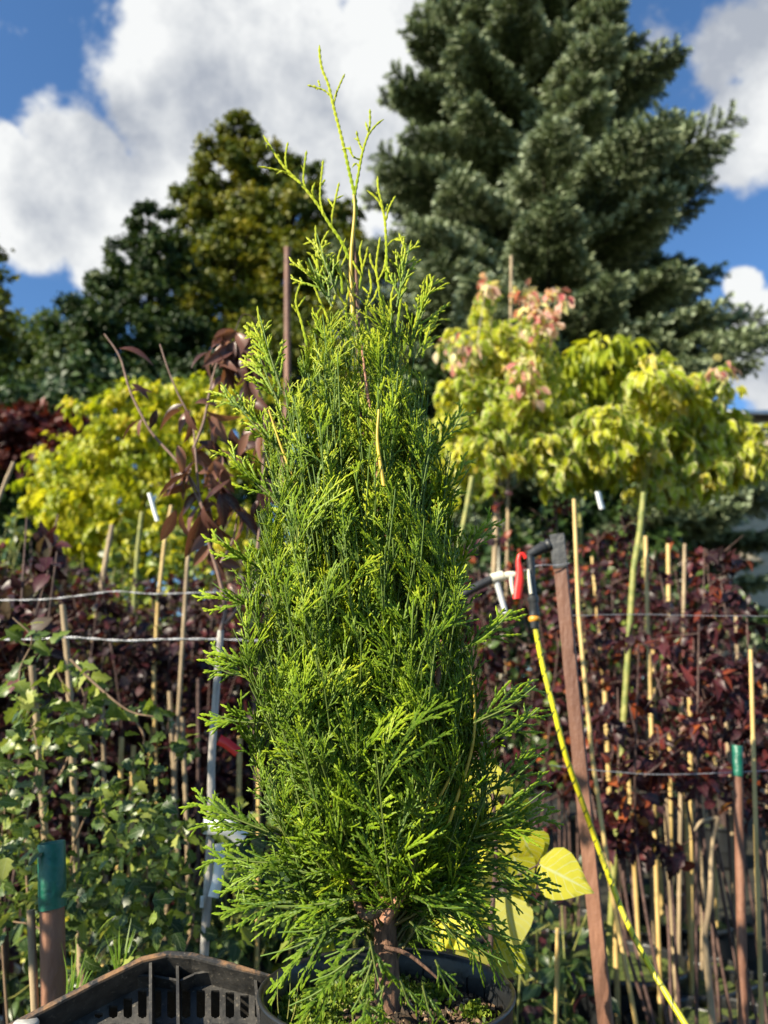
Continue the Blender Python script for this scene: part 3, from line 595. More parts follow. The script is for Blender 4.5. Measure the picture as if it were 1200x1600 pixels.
cane('bright cane near the right edge, to the right of the green topped stake', [(1173, 1015), (1178, 1200), (1184, 1400), (1190, 1590)], 1.8, 8)
cane('straight cane in the lower right standing in a mossy pot', [(1078, 1060), (1079, 1250), (1080, 1500)], 2.7, 9)
cane('cane with a yellow lower stem, left of the straight one in the mossy pots', [(1038, 1185), (1045, 1350), (1056, 1530)], 2.6, 9, M_bamboo_old)
cane('short thin cane at the foot of the yellow leaves', [(871, 1450), (870, 1520), (868, 1600)], 1.7, 7)
cane('pale cane in the left row crossed by the lower wire', [(98, 945), (108, 1060), (113, 1180)], 1.75, 12, M_bamboo_old)
cane('pale dappled cane left, among the climbing green plant', [(50, 1040), (56, 1110), (62, 1190)], 1.6, 13, M_bamboo_old)
cane('tan cane close to the bottom left corner, before the green topped post', [(48, 1422), (51, 1500), (56, 1600)], 1.15, 14, M_bamboo_old)
cane('bright tan short cane left of its twin in the left row', [(190, 1152), (189, 1190), (188, 1235)], 2.2, 9)
cane('bright tan short cane right of its twin in the left row', [(209, 1165), (207, 1200), (206, 1240)], 2.2, 8)
cane('thin cane with a spotlit foot, behind the crate rim', [(160, 1470), (161, 1500), (163, 1540)], 1.6, 9)
cane('cane leaning left out of the golden crown at the left edge', [(22, 722), (10, 750), (-6, 790)], 3.0, 8, M_bamboo_old)
cane('pale upright cane under the golden crown, with a dark foot', [(222, 800), (215, 860), (211, 925)], 3.1, 9, M_stemg)
cane('slanting cane below the hanging white tag', [(268, 790), (257, 850), (247, 940), (244, 1000)], 2.9, 8)
cane('pale cane right of the slanting cane, just left of the sapling', [(300, 830), (293, 880), (290, 930)], 2.6, 8, M_bamboo_old)
cane('thick pale cane under the middle of the golden crown', [(176, 820), (168, 860), (164, 885)], 3.4, 11, M_bamboo_old)
cane('pale green stem to the left of the grey trunk, right of the conifer', [(738, 745), (728, 800), (718, 850)], 2.9, 10, M_stemg)
cane('yellow green knobbly stem left of the tan cane under the rightmost crown', [(1006, 770), (1000, 830), (990, 890), (985, 965)], 2.55, 12, M_stemg)
cane('pale grey trunk like pole between the conifer and the hose gun', [(776, 735), (775, 820), (772, 900)], 3.6, 11, M_bamboo_old)
for px, py, dx, yd, w in [(1070, 850, -4, 3, 7), (1044, 850, 2, 3.1, 8), (1130, 1020, 12, 2.4, 10), (945, 1080, 10, 2.6, 9), (970, 1010, 14, 3.2, 7), (1100, 1120, -2, 2.9, 6), (1010, 1120, 8, 3.3, 8),
        (1150, 960, 6, 3.0, 7), (1020, 1000, 8, 3.6, 7), (925, 870, 20, 3.3, 6), (1060, 1030, 10, 3.4, 7), (1195, 1060, 6, 2.9, 8), (980, 1180, 14, 3.0, 7), (905, 1180, 20, 3.1, 6), (1115, 900, 2, 3.6, 6)]:
    cane('thin cane standing in the crowded rows right of the brown post', [(px, py), (px + dx, py + 220), (px + dx * 1.6, py + 380)], yd, w, random.choice([M_bamboo, M_bamboo, M_bamboo_old]))
for px, py, dx, yd, w in [(265, 1080, 8, 2.6, 9), (285, 1120, 6, 2.4, 8), (240, 1040, 4, 2.8, 7), (160, 1090, 3, 2.6, 8), (15, 1120, -2, 2.0, 9), (130, 1080, 2, 3, 7), (398, 1080, 2, 2.2, 8), (405, 1180, -2, 2.0, 8), (375, 1150, -3, 2.3, 9), (310, 1060, 0, 2.7, 7)]:
    cane('thin cane standing in the crowded rows left of the conifer', [(px, py), (px + dx, py + 150), (px + dx * 1.6, py + 260)], yd, w, random.choice([M_bamboo, M_bamboo_old, M_stemr]))
# pruned grey stub with white cut top
st = MB(); Yd = 2.1; q = px_tube(st, [(1121, 1277), (1112, 1330), (1110, 1400), (1102, 1460), (1104, 1500)], Yd, [.0065, .0055, .0075, .007, .0085], 9, n=8); tube(st, smoothpath([q[-1], [q[-1][0], Yd, 0]], 4), [.0085, .011], 8)
px_tube(st, [(1085, 1298), (1097, 1283), (1121, 1278)], Yd, [.004, .006], 7); tag(st.build('pruned_stem', M_bamboo_old, None, True, origin=[q[-1][0], Yd, 0]), 'pale pruned stem with a short side stub, among the pots at lower right', 'plant stem')

# ---------------------------------------------------------------- posts
M_rust = solid('brown_paint', (.12, .05, .03), (.26, .125, .075), 12, .6, .5, 70, stretch=(1, 1, .3))
M_black = solid('black_rubber', (.015, .016, .018), (.03, .032, .035), 30, .45, .2)
M_green_pl = solid('green_plastic', (.0, .085, .05), (.03, .17, .11), 30, .4, .3, 60, lo=.4, hi=.75)
def sq_post(name, label, a, b, Yd, w, capmat, caph, capscale=1.12, group=None, round_=False, dp=.7):
    """post from pixel a (top) to b, extended to the ground; sleeve of height caph on top"""
    p1 = P(*a, Yd); p2 = P(*b, Yd); d = p2 - p1; p3 = p1 + d * (p1[2] / (p1[2] - p2[2])); e = empty(name, p3, label, 'post', group)
    m = MB(); tube(m, [p1 + d * .002, (p1 + p3) / 2, p3], w / 2 * (1.0 if round_ else 1.0), 16, cap=True) if round_ else None
    if not round_:
        # steel angle profile: two thin leaves
        T = U(p1 - p3); A = U(np.array([1, -.40, 0])); A = U(A - (A @ T) * T); B = np.cross(T, A)
        if B[1] < 0: B = -B
        def bar(o1, o2, wa, wb, mm, s=p1, t=p3):
            v = []
            for c in (t, s):
                for i, j in ((0, 0), (1, 0), (1, 1), (0, 1)): v.append(c + A * (o1 + wa * i) + B * (o2 + wb * j))
            mm.add(v, [(3, 2, 1, 0), (4, 5, 6, 7), (0, 1, 5, 4), (1, 2, 6, 5), (2, 3, 7, 6), (3, 0, 4, 7)])
        bar(-w / 2, 0, w, .005, m); bar(w / 2 - .005, .0051, .005, w * .8, m)
        s = MB(); bar(-w / 2 - .002, -.002, w + .004, w * .5, s, p1 + T * .004, p1 - T * caph); s.build('cap', capmat, e, False)
    m.build('shaft', M_rust, e, round_)
    if round_:
        s = MB(); u = U(p1 - p3); r = w / 2 * capscale; L = [(r * 1.0, 0), (r, caph), (r * .96, caph + .001), (r * .86, caph), (r * .85, 0)]
        t0 = p1 - u * (caph - .004); th = np.linspace(0, 6.2832, 29)[:-1]; A = U(np.cross(u, [0, 1, 0])); B = np.cross(A, u); v = []
        for rr, h in L: v += [t0 + u * h + rr * (1 + .03 * math.sin(3 * x)) * (math.cos(x) * A + math.sin(x) * B) for x in th]
        f = [(i * 28 + j, i * 28 + (j + 1) % 28, (i + 1) * 28 + (j + 1) % 28, (i + 1) * 28 + j) for i in range(len(L) - 1) for j in range(28)]
        s.add(v, f); s.build('sleeve', capmat, e)
    return e
sq_post('fence_post', 'leaning brown steel angle post with a black capped top, behind the hose', (870, 837), (945, 1600), 1.5, .025, M_black, .068)
sq_post('fence_post', 'brown post with a green plastic sleeve on top, bottom left beside the crate', (80, 1322), (84, 1575), 1.15, .033, M_green_pl, .085, 1.13, round_=True)
sq_post('fence_post', 'dark post with a short green sleeve near the right edge', (1152, 1168), (1162, 1600), 1.75, .020, M_green_pl, .065, 1.15, round_=True)
e = empty('rusty_pole', [P(449, 600, 5.5)[0], 5.5, 0], 'rusty brown pole standing up behind the bronze leaves, against the broadleaf tree', 'pole'); m = MB()
tube(m, [[P(449, 600, 5.5)[0], 5.5, 0], P(449, 600, 5.5), P(449, 390, 5.5)], .026, 12); m.build('shaft', M_rust, e)
m = MB(); q = P(449, 390, 5.5); tube(m, [q - [0, 0, .01], q + [0, 0, .012]], .030, 12); m.build('cap', M_rust, e)

# wires --------------------------------------------------------------
M_wire = solid('galvanised_wire', (.34, .34, .35), (.50, .50, .52), 80, .42, .2, metal=.6)
def wire(label, pts, Yd, r, twist=True, mat=M_wire, group='wires strung along the nursery rows'):
    q = smoothpath([P(a, b, Yd + (c[0] if c else 0)) for a, b, *c in pts], 24); m = MB(); s = np.cumsum(np.r_[0, np.linalg.norm(np.diff(q, axis=0), axis=1)])
    if twist:
        for k in (0, np.pi):
            off = np.stack([np.zeros_like(s), np.cos(s / .035 * 6.28 * .4 + k), np.sin(s / .035 * 6.28 * .4 + k)], -1) * r * .8; tube(m, q + off, r * .8, 6)
    else: tube(m, q, r, 6)
    return tag(m.build('wire', mat, None, True, origin=q[0]), label, 'wire', group)
wire('upper of the two grey wires crossing the left half, nearly in the shade', [(-60, 938), (60, 937), (130, 930), (180, 924), (240, 928), (330, 926), (420, 930)], 1.75, .0013)
wire('brighter lower wire crossing the left half in front of the purple shrubs', [(-60, 1000), (50, 999), (110, 996), (190, 1001), (260, 999), (340, 999), (440, 1003)], 1.6, .0018)
wire('thin wire tied round the top of the brown post', [(700, 930), (790, 905), (835, 885), (872, 883), (890, 880)], 1.49, .0010)
wire('faint wire running right from the brown post at mid height', [(886, 962), (1000, 960), (1100, 962), (1290, 963)], 1.7, .0008, False)
wire('dark thin wire low on the right, passing the green sleeved stake', [(860, 1196), (960, 1206), (1060, 1210), (1290, 1200)], 1.8, .0010, False)

# ---------------------------------------------------------------- hose and spray gun
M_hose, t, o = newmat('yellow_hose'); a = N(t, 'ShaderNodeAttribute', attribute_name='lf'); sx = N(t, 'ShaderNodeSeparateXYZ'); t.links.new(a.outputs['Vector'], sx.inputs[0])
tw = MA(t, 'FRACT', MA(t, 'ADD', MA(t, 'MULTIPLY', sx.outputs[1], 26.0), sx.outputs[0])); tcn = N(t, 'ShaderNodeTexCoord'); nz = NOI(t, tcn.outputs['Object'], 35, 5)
c = MX(t, MR(t, tw, .86, .88, 0, 1), MX(t, MR(t, nz, .45, .7, 0, .8), (.68, .62, .015), (.36, .32, .05)), (.05, .07, .02)); p = N(t, 'ShaderNodeBsdfPrincipled'); t.links.new(c, p.inputs[0]); p.inputs['Roughness'].default_value = .4; t.links.new(p.outputs[0], o.inputs[0])  # dark spiral stripes paint in the leaf shadows that fall along the hose
q = smoothpath([P(a, b, c) for a, b, c in ((836, 978, 1.40), (848, 1040, 1.40), (866, 1110, 1.40), (884, 1180, 1.41), (905, 1240, 1.44), (926, 1300, 1.47), (948, 1360, 1.47), (975, 1430, 1.45), (1010, 1500, 1.42), (1072, 1602, 1.36), (1150, 1720, 1.30))], 8)
q = np.vstack([q, [q[-1] + [.05, .05, -.12]], [q[-1] + [.14, .16, -.25]]]); q = np.vstack([q, [[q[-1][0] + .15, q[-1][1] + .2, .012]]])
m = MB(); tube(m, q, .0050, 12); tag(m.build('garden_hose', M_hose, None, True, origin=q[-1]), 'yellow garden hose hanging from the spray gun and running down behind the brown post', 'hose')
def gun():
    Yd = 1.40; c = P(838, 870, Yd); e = empty('hose_spray_gun', P(836, 975, Yd), 'hose spray gun with red trigger lever and black barrel, left of the brown post', 'spray gun'); k = Yd / F
    Pm = lambda a, b, dy=0: P(a, b, Yd + dy)
    m = MB(); tube(m, smoothpath([Pm(826, 868), Pm(840, 860), Pm(853, 853)], 4), [.0085, .0105, .0105], 14); tube(m, [Pm(847, 856), Pm(850, 854.5)], .0125, 14); m.build('barrel', M_black, e)
    m = MB(); tube(m, [Pm(853, 853), Pm(856, 852), Pm(859, 851), Pm(860, 850.5)], [.0105, .0125, .0125, .010], 14); m.build('nozzle', M_black, e)
    m = MB(); tube(m, smoothpath([Pm(828, 866), Pm(830, 885), Pm(830, 905), Pm(832, 932)], 5), [.0085, .0075, .0078, .0085], 12); m.build('handle', M_black, e)
    m = MB(); a = smoothpath([Pm(826, 890, -.007), Pm(827, 905, -.008), Pm(830, 928, -.008)], 4); tube(m, a, [.0028, .0036, .0036], 8); m.build('grip_strip', solid('cream_plastic', (.55, .52, .42), None, 5, .4), e)
    m = MB(); v = []; path = [(812, 866, .0045), (810, 876, .005), (812, 890, .007), (812, 905, .0085), (810, 920, .009), (808, 936, .0085)]
    th = np.linspace(0, 6.2832, 11)[:-1]
    for a, b, r in path: v += [Pm(a, b) + [math.cos(x) * r, math.sin(x) * .005, 0] for x in th]
    m.add(v, [(i * 10 + j, i * 10 + (j + 1) % 10, (i + 1) * 10 + (j + 1) % 10, (i + 1) * 10 + j) for i in range(5) for j in range(10)]); m.add(v[:10], [list(range(10))[::-1]]); m.add(v[50:], [list(range(10))])
    tube(m, smoothpath([Pm(812, 868), Pm(817, 866), Pm(822, 872)], 3), .0045, 8); m.build('trigger', M_red, e)
    m = MB(); tube(m, [Pm(832, 932), Pm(833, 936), Pm(833.5, 942), Pm(834, 943), Pm(835, 962)], [.0105, .011, .009, .0085, .0098], 14); m.build('connector', M_black, e)
    m = MB(); tube(m, [Pm(835, 963), Pm(835, 965), Pm(835, 969), Pm(835.3, 971)], [.009, .0112, .0112, .009], 14); m.build('ring', solid('orange_plastic', (.62, .28, .03), None, 5, .4), e)
    m = MB(); tube(m, [Pm(835.3, 971), Pm(835.6, 982)], [.009, .0075], 12); m.build('hose_nut', M_black, e)
gun()
e = empty('irrigation_fitting', P(790, 905, 1.46), 'cream and grey pipe fitting on the wire left of the spray gun', 'pipe fitting'); cr = solid('cream_fitting', (.6, .57, .46), (.7, .67, .56), 20, .45)
m = MB(); px_tube(m, [(768, 905), (778, 902), (786, 900)], 1.46, .011, 12); px_tube(m, [(788, 900), (796, 899), (803, 899), (808, 900)], 1.455, [.0075, .0085, .008, .006], 12); m.build('coupling', cr, e)
m = MB(); px_tube(m, [(799, 901), (800, 915), (803, 928)], 1.45, .0045, 8); m.build('spur', cr, e)
m = MB(); px_tube(m, [(775, 906), (782, 930), (790, 958)], 1.46, [.0065, .0055], 10); m.build('pipe_stub', solid('pale_grey_plastic', (.45, .47, .48), (.55, .56, .57), 10, .4), e)
m = MB(); px_tube(m, [(768, 905), (755, 912), (735, 922), (715, 935)], 1.46, .009, 10); m.build('pipe', M_black, e)

# ---------------------------------------------------------------- near green climbing plant at left
def climber():
    Yd = 1.5; b = np.array([P(110, 1500, Yd)[0], Yd, 0]); e = empty('currant_bush', b, 'green lobed leaf bush with twining shoots filling the lower left', 'bush'); st = MB(); lf = MB(); k = Yd / F
    stems = [[(60, 1700), (50, 1500), (40, 1300), (60, 1180), (30, 1060), (50, 1000), (20, 965)], [(120, 1700), (130, 1500), (110, 1350), (150, 1220), (120, 1120), (85, 1040)],
             [(110, 1030), (150, 1070), (200, 1110), (240, 1120)], [(200, 1110), (225, 1150), (215, 1180), (200, 1185)], [(90, 1700), (200, 1500), (230, 1350), (190, 1250)], [(20, 1700), (5, 1500), (0, 1350), (15, 1200)],
             [(150, 1700), (280, 1500), (300, 1420), (250, 1350)], [(60, 1250), (100, 1200), (130, 1100), (125, 1070)], [(100, 1500), (60, 1450), (20, 1440)]]
    for s in stems: px_tube(st, s, Yd + rng.uniform(-.1, .15), [.003, .0013], 5)
    def put(px, py, n, sp, sz, dep=.16, mi=0, rr=(0, 1)):
        p = np.array([P(px + rng.normal(0, sp), py + rng.normal(0, sp), Yd + rng.normal(0, dep)) for _ in range(n)])
        leaves(lf, p, rdir(n) * [1, .6, .5] + [0, -.1, -.15], rdir(n) * .5 + [SUN[0] * .5, SUN[1] * .5, .45], sz * rng.uniform(.6, 1.2, n) * k, LOBED, rr[0] + (rr[1] - rr[0]) * rng.random(n), mi)
    for i in range(46): put(rng.uniform(-40, 270), rng.uniform(1110, 1480), 27, 24, 20)
    for px, py in [(30, 1060), (60, 1010), (35, 990), (100, 1050), (140, 1090), (170, 1110), (95, 1130), (40, 1110), (20, 1150), (70, 1160), (120, 1140), (165, 1095), (120, 1050), (230, 1115), (30, 1090)]: put(px, py, 7, 14, 28, .05, 0, (.4, 1))
    for i in range(22): put(rng.uniform(180, 420), rng.uniform(1250, 1500), 12, 28, 24, .2)
    st.build('stem', solid('brown_twig', (.16, .10, .06), (.30, .20, .12), 40, .8), e); lf.build('foliage', M_green, e)
climber()
# grass tufts behind the crate
M_grass = leaf_mat('grass_blades', [(0, (.10, .2, .02)), (1, (.22, .34, .04))], .4, .45, vein=0)
def tuft(label, px, py, Yd, n, hpx, name='grass_tuft'):
    b = P(px, py, Yd); b[2] = max(b[2] - .05, 0); m = MB(); k = Yd / F
    for i in range(n):
        a = rng.normal(0, .35); h = hpx * k * rng.uniform(.6, 1.1); tip = b + [math.sin(a) * h, rng.normal(0, .02), .05 + h * math.cos(a)]
        pth = smoothpath([b + [rng.normal(0, .006), 0, 0], (b + tip) / 2 + [-math.sin(a) * h * .12, 0, .01], tip], 5); T = U(np.gradient(pth, axis=0)); w = np.linspace(1, .05, len(pth))[:, None] * .0022; X = U(np.cross(T, [0, 1, 0]) + [0, .3, 0])
        v = np.vstack([pth - X * w, pth + X * w]); nn = len(pth); i0 = np.arange(nn - 1); m.add(v, np.stack([i0, i0 + nn, i0 + nn + 1, i0 + 1], -1), np.tile([.5, .5, rng.random()], (2 * nn, 1)))
    return tag(m.build(name, M_grass, None, True, origin=b), label, 'grass', 'tufts of grass behind the crate')
tuft('tuft of grass blades right of the green sleeved post, behind the crate rim', 112, 1555, 1.12, 12, 70)
tuft('tuft of grass blades above the crate rim, nearer its corner', 188, 1505, 1.15, 14, 55)
# ---------------------------------------------------------------- yellow leaved plant behind the conifer
def yellow_plant():
    Yd = 1.22; b = np.array([P(760, 1500, Yd)[0], Yd, 0]); e = empty('yellow_leaved_plant', b, 'plant with large yellow heart shaped leaves, lower right of the conifer', 'plant'); st = MB(); lf = MB(); k = Yd / F
    px_tube(st, [(740, 1700), (762, 1560), (768, 1440), (775, 1330), (770, 1240)], Yd, [.005, .003], 7); px_tube(st, [(772, 1380), (800, 1372), (843, 1350)], Yd - .03, [.002, .0012], 5); px_tube(st, [(768, 1480), (740, 1440), (720, 1380)], Yd, [.0025, .0015], 5)
    t0 = P(740, 1700, Yd); tube(st, [t0, b], [.005, .007], 7)
    def lf1(px, py, dx, dy, s, dd=0, nn=(-.35, -.9, .35), rr=None): 
        n = np.array(nn) + rng.normal(0, .25 if rr is None else .02, 3); leaves(lf, P(px, py, Yd + dd)[None], np.array([[dx, .15 * rng.normal(), -dy]]), n[None], s * k, HEART, [rng.random() if rr is None else rr])
    lf1(842, 1350, .93, .42, 80, -.03, (-.25, -.9, .42), .55)
    for px, py, dx, dy, s in [(815, 1300, .4, 1, 60), (790, 1270, .2, 1, 72), (760, 1240, -.1, 1, 75), (748, 1190, .3, 1, 72), (780, 1310, -.3, 1, 80), (740, 1300, -.2, 1, 70), (800, 1330, .3, .9, 64), (770, 1380, -.7, .7, 76), (790, 1400, .2, 1, 78), (725, 1330, -.5, .9, 60), (705, 1390, -.3, 1, 60),
            (830, 1300, .3, .6, 46), (815, 1360, -.1, 1, 50), (740, 1440, -.8, .6, 62), (770, 1455, .8, .5, 74), (760, 1480, .7, .3, 70), (730, 1475, .4, .9, 60), (700, 1440, -.5, .8, 55), (755, 1380, -.1, 1, 70), (810, 1240, .2, 1, 44), (725, 1250, -.2, 1, 60), (700, 1300, 0, 1, 60), (770, 1210, .6, .6, 50), (690, 1350, 0, 1, 60)]: lf1(px, py, dx, dy, s, rng.uniform(0, .07))
    st.build('stem', M_stemr, e); lf.build('foliage', leaf_mat('big_yellow_leaves', [(0, (.36, .38, .02)), (.5, (.54, .50, .03)), (1, (.62, .60, .16))], .35, .4, vein=.8), e)
yellow_plant()
for px, py, w in [(972, 1532, 175), (1072, 1594, 150), (1108, 1478, 95), (1030, 1470, 90), (950, 1455, 80), (1180, 1520, 120), (905, 1500, 90), (1000, 1410, 70), (1070, 1420, 70), (1140, 1410, 70), (890, 1420, 60)]:
    q = PZ(px, py, .29); pot_at(q[0], q[1], w * math.hypot(q[1], .9) / F * .98 / .37)

# ================================================================ BENCH, POT, CRATE
SOILZ = .905; rng = np.random.default_rng(44)
def bench():
    e = empty('nursery_bench', (-.05, .62, 0), 'low slatted wooden bench carrying the big pot and the crate', 'bench'); wd = solid('weathered_wood', (.16, .12, .08), (.30, .24, .17), 10, .8, .5, 40, stretch=(.2, 1, 1))
    for i in range(6): m = MB(); box(m, (-.08, .42 + i * .088, .726), 1.2, .078, .02, bevel=.002); m.build('slat', wd, e, False)
    for x in (-.62, .46):
        for y in (.42, .86): m = MB(); box(m, (x, y, .343), .05, .05, .70, bevel=.003); m.build('leg', wd, e, False)
        m = MB(); box(m, (x, .64, .704), .048, .49, .0225, bevel=.002); m.build('crosspiece', wd, e, False)
bench()
PC = np.array([PZ(604, 1545, .935)[0], .80, 0]); PR = .121
def bigpot():
    e = empty('plant_pot', (PC[0], PC[1], .737), 'large black plastic pot holding the conifer, moss and debris on its soil', 'plant pot'); m = MB(); r = PR; h = .198; c = (PC[0], PC[1], .737)
    prof = [(0, .001), (r * .78, 0), (r * .80, .006), (r * .93, h - .03), (r * .95, h - .026), (r * .975, h - .022), (r * .985, h - .006), (r * 1.0, h - .002), (r * 1.012, h), (r * 1.012, h + .0015), (r * .995, h + .003), (r * .97, h + .0015), (r * .955, h - .003), (r * .935, h - .012), (r * .925, h - .04), (r * .88, .09)]
    lathe(m, prof, c, 96)
    for k in range(26):           # moulded ribs inside the wall
        t = k / 26 * 6.283; p = np.array([[c[0] + rr * math.cos(t), c[1] + rr * math.sin(t), .737 + z] for rr, z in ((r * .927, h - .013), (r * .921, h - .04))]); tube(m, p, .0006, 5)
    m.build('body', M_pot, e)
    m = MB(); n = 70; th = np.linspace(0, 6.2832, 97)[:-1]; rr = np.linspace(0, .915 * r, 42)[1:]; X = rr[:, None] * np.cos(th); Y = rr[:, None] * np.sin(th)
    Z = SOILZ + .0045 * np.sin(X * 95) * np.cos(Y * 80 + 1) + rng.normal(0, .0013, X.shape) + .012 * np.exp(-(X ** 2 + Y ** 2) / .035 ** 2)
    v = np.vstack([[[0, 0, SOILZ + .012]], np.stack([X, Y, Z], -1).reshape(-1, 3)]) + [c[0], c[1], 0]; i = np.arange(40)[:, None] * 96; j = np.arange(96)[None]; k = (j + 1) % 96
    m.add(v, 1 + np.stack([i + j, i + 96 + j, i + 96 + k, i + k], -1).reshape(-1, 4)); m.add(v[:97], [(0, 1 + j, 1 + (j + 1) % 96) for j in range(96)]); so_ = m.build('soil', M_soil, e)
    # crumbs of bark and grit
    m = MB(); cube = np.array([(i, j, k) for k in (-1, 1) for i, j in ((-1, -1), (1, -1), (1, 1), (-1, 1))]) * 1.0; cf = np.array([(3, 2, 1, 0), (4, 5, 6, 7), (0, 1, 5, 4), (1, 2, 6, 5), (2, 3, 7, 6), (3, 0, 4, 7)])
    def crumbs(mm, n, s0, s1, rmax=.9, z=.004, cx=0, cy=0):
        for _ in range(n):
            a = rng.random() * 6.283; q = rmax * r * rng.random() ** .5; s = rng.uniform(s0, s1); M3 = np.linalg.qr(rng.normal(size=(3, 3)))[0]
            mm.add((cube * [1, rng.uniform(.4, 1), rng.uniform(.3, .7)] * s + rng.normal(0, s * .15, (8, 3))) @ M3 + [c[0] + cx + q * math.cos(a), c[1] + cy + q * math.sin(a), SOILZ + z + .010 * math.exp(-(q / .035) ** 2)], cf, np.tile([.5, .5, rng.random()], (8, 1)))
    crumbs(m, 1500, .0008, .0030)
    crumbs(m, 240, .0015, .0040, .9)
    m.build('debris', leaf_mat('bark_crumbs', [(0, (.03, .02, .012)), (.6, (.11, .065, .035)), (.9, (.26, .17, .10)), (1, (.45, .36, .25))], .0, .8, vein=0), e, False)
    m = MB()
    for cx, cy, rd, n in ((-.075, .0, .035, 1500), (-.05, .055, .035, 1300), (-.02, -.06, .03, 900), (.03, -.055, .03, 900), (.085, .01, .014, 300), (.0, .08, .03, 700), (-.055, -.05, .03, 900), (.045, .06, .02, 400), (-.095, .03, .015, 400), (.10, -.03, .012, 200)):
        p = rng.normal(0, 1, (n, 3)) * [rd * .5, rd * .5, .0012] + [c[0] + cx, c[1] + cy, SOILZ + .006]; p[:, 2] += .006 * np.exp(-((p[:, 0] - c[0] - cx) ** 2 + (p[:, 1] - c[1] - cy) ** 2) / rd ** 2 * 3)
        w = np.hypot(p[:, 0] - c[0], p[:, 1] - c[1]) < r * .90; p = p[w]; leaves(m, p, rdir(len(p)) + [0, 0, .9], rdir(len(p)), .0050 * rng.uniform(.6, 1.4, len(p)), TINY, rng.random(len(p)))
    m.build('moss', leaf_mat('moss_leaves', [(0, (.05, .10, .01)), (.6, (.16, .25, .02)), (1, (.36, .42, .06))], .35, .5, vein=0), e)
bigpot()
# thin seedling in the pot, pebble
m = MB(); s0 = P(445, 1560, .76); s0[2] = SOILZ
for dx in (-.006, .004, .010): tube(m, smoothpath([s0, s0 + [dx, 0, .03], s0 + [dx * 1.2, 0, .058]], 4), [.0005, .0004], 4)
tag(m.build('seedling', M_stemg, None, True, origin=s0), 'hair thin seedling stalks in the pot, left of the conifer trunk', 'seedling')
pb = P(437, 1553, .79); m = MB(); u = np.linspace(0, np.pi, 9); lathe(m, [(.0068 * math.sin(a), -.0055 * math.cos(a)) for a in u], (pb[0], pb[1], SOILZ + .006), 14); tag(m.build('pebble', solid('grit', (.24, .22, .16), (.34, .31, .24), 200, .8), None, True, origin=(pb[0], pb[1], SOILZ)), 'small pale pebble at the left rim of the big pot', 'pebble')

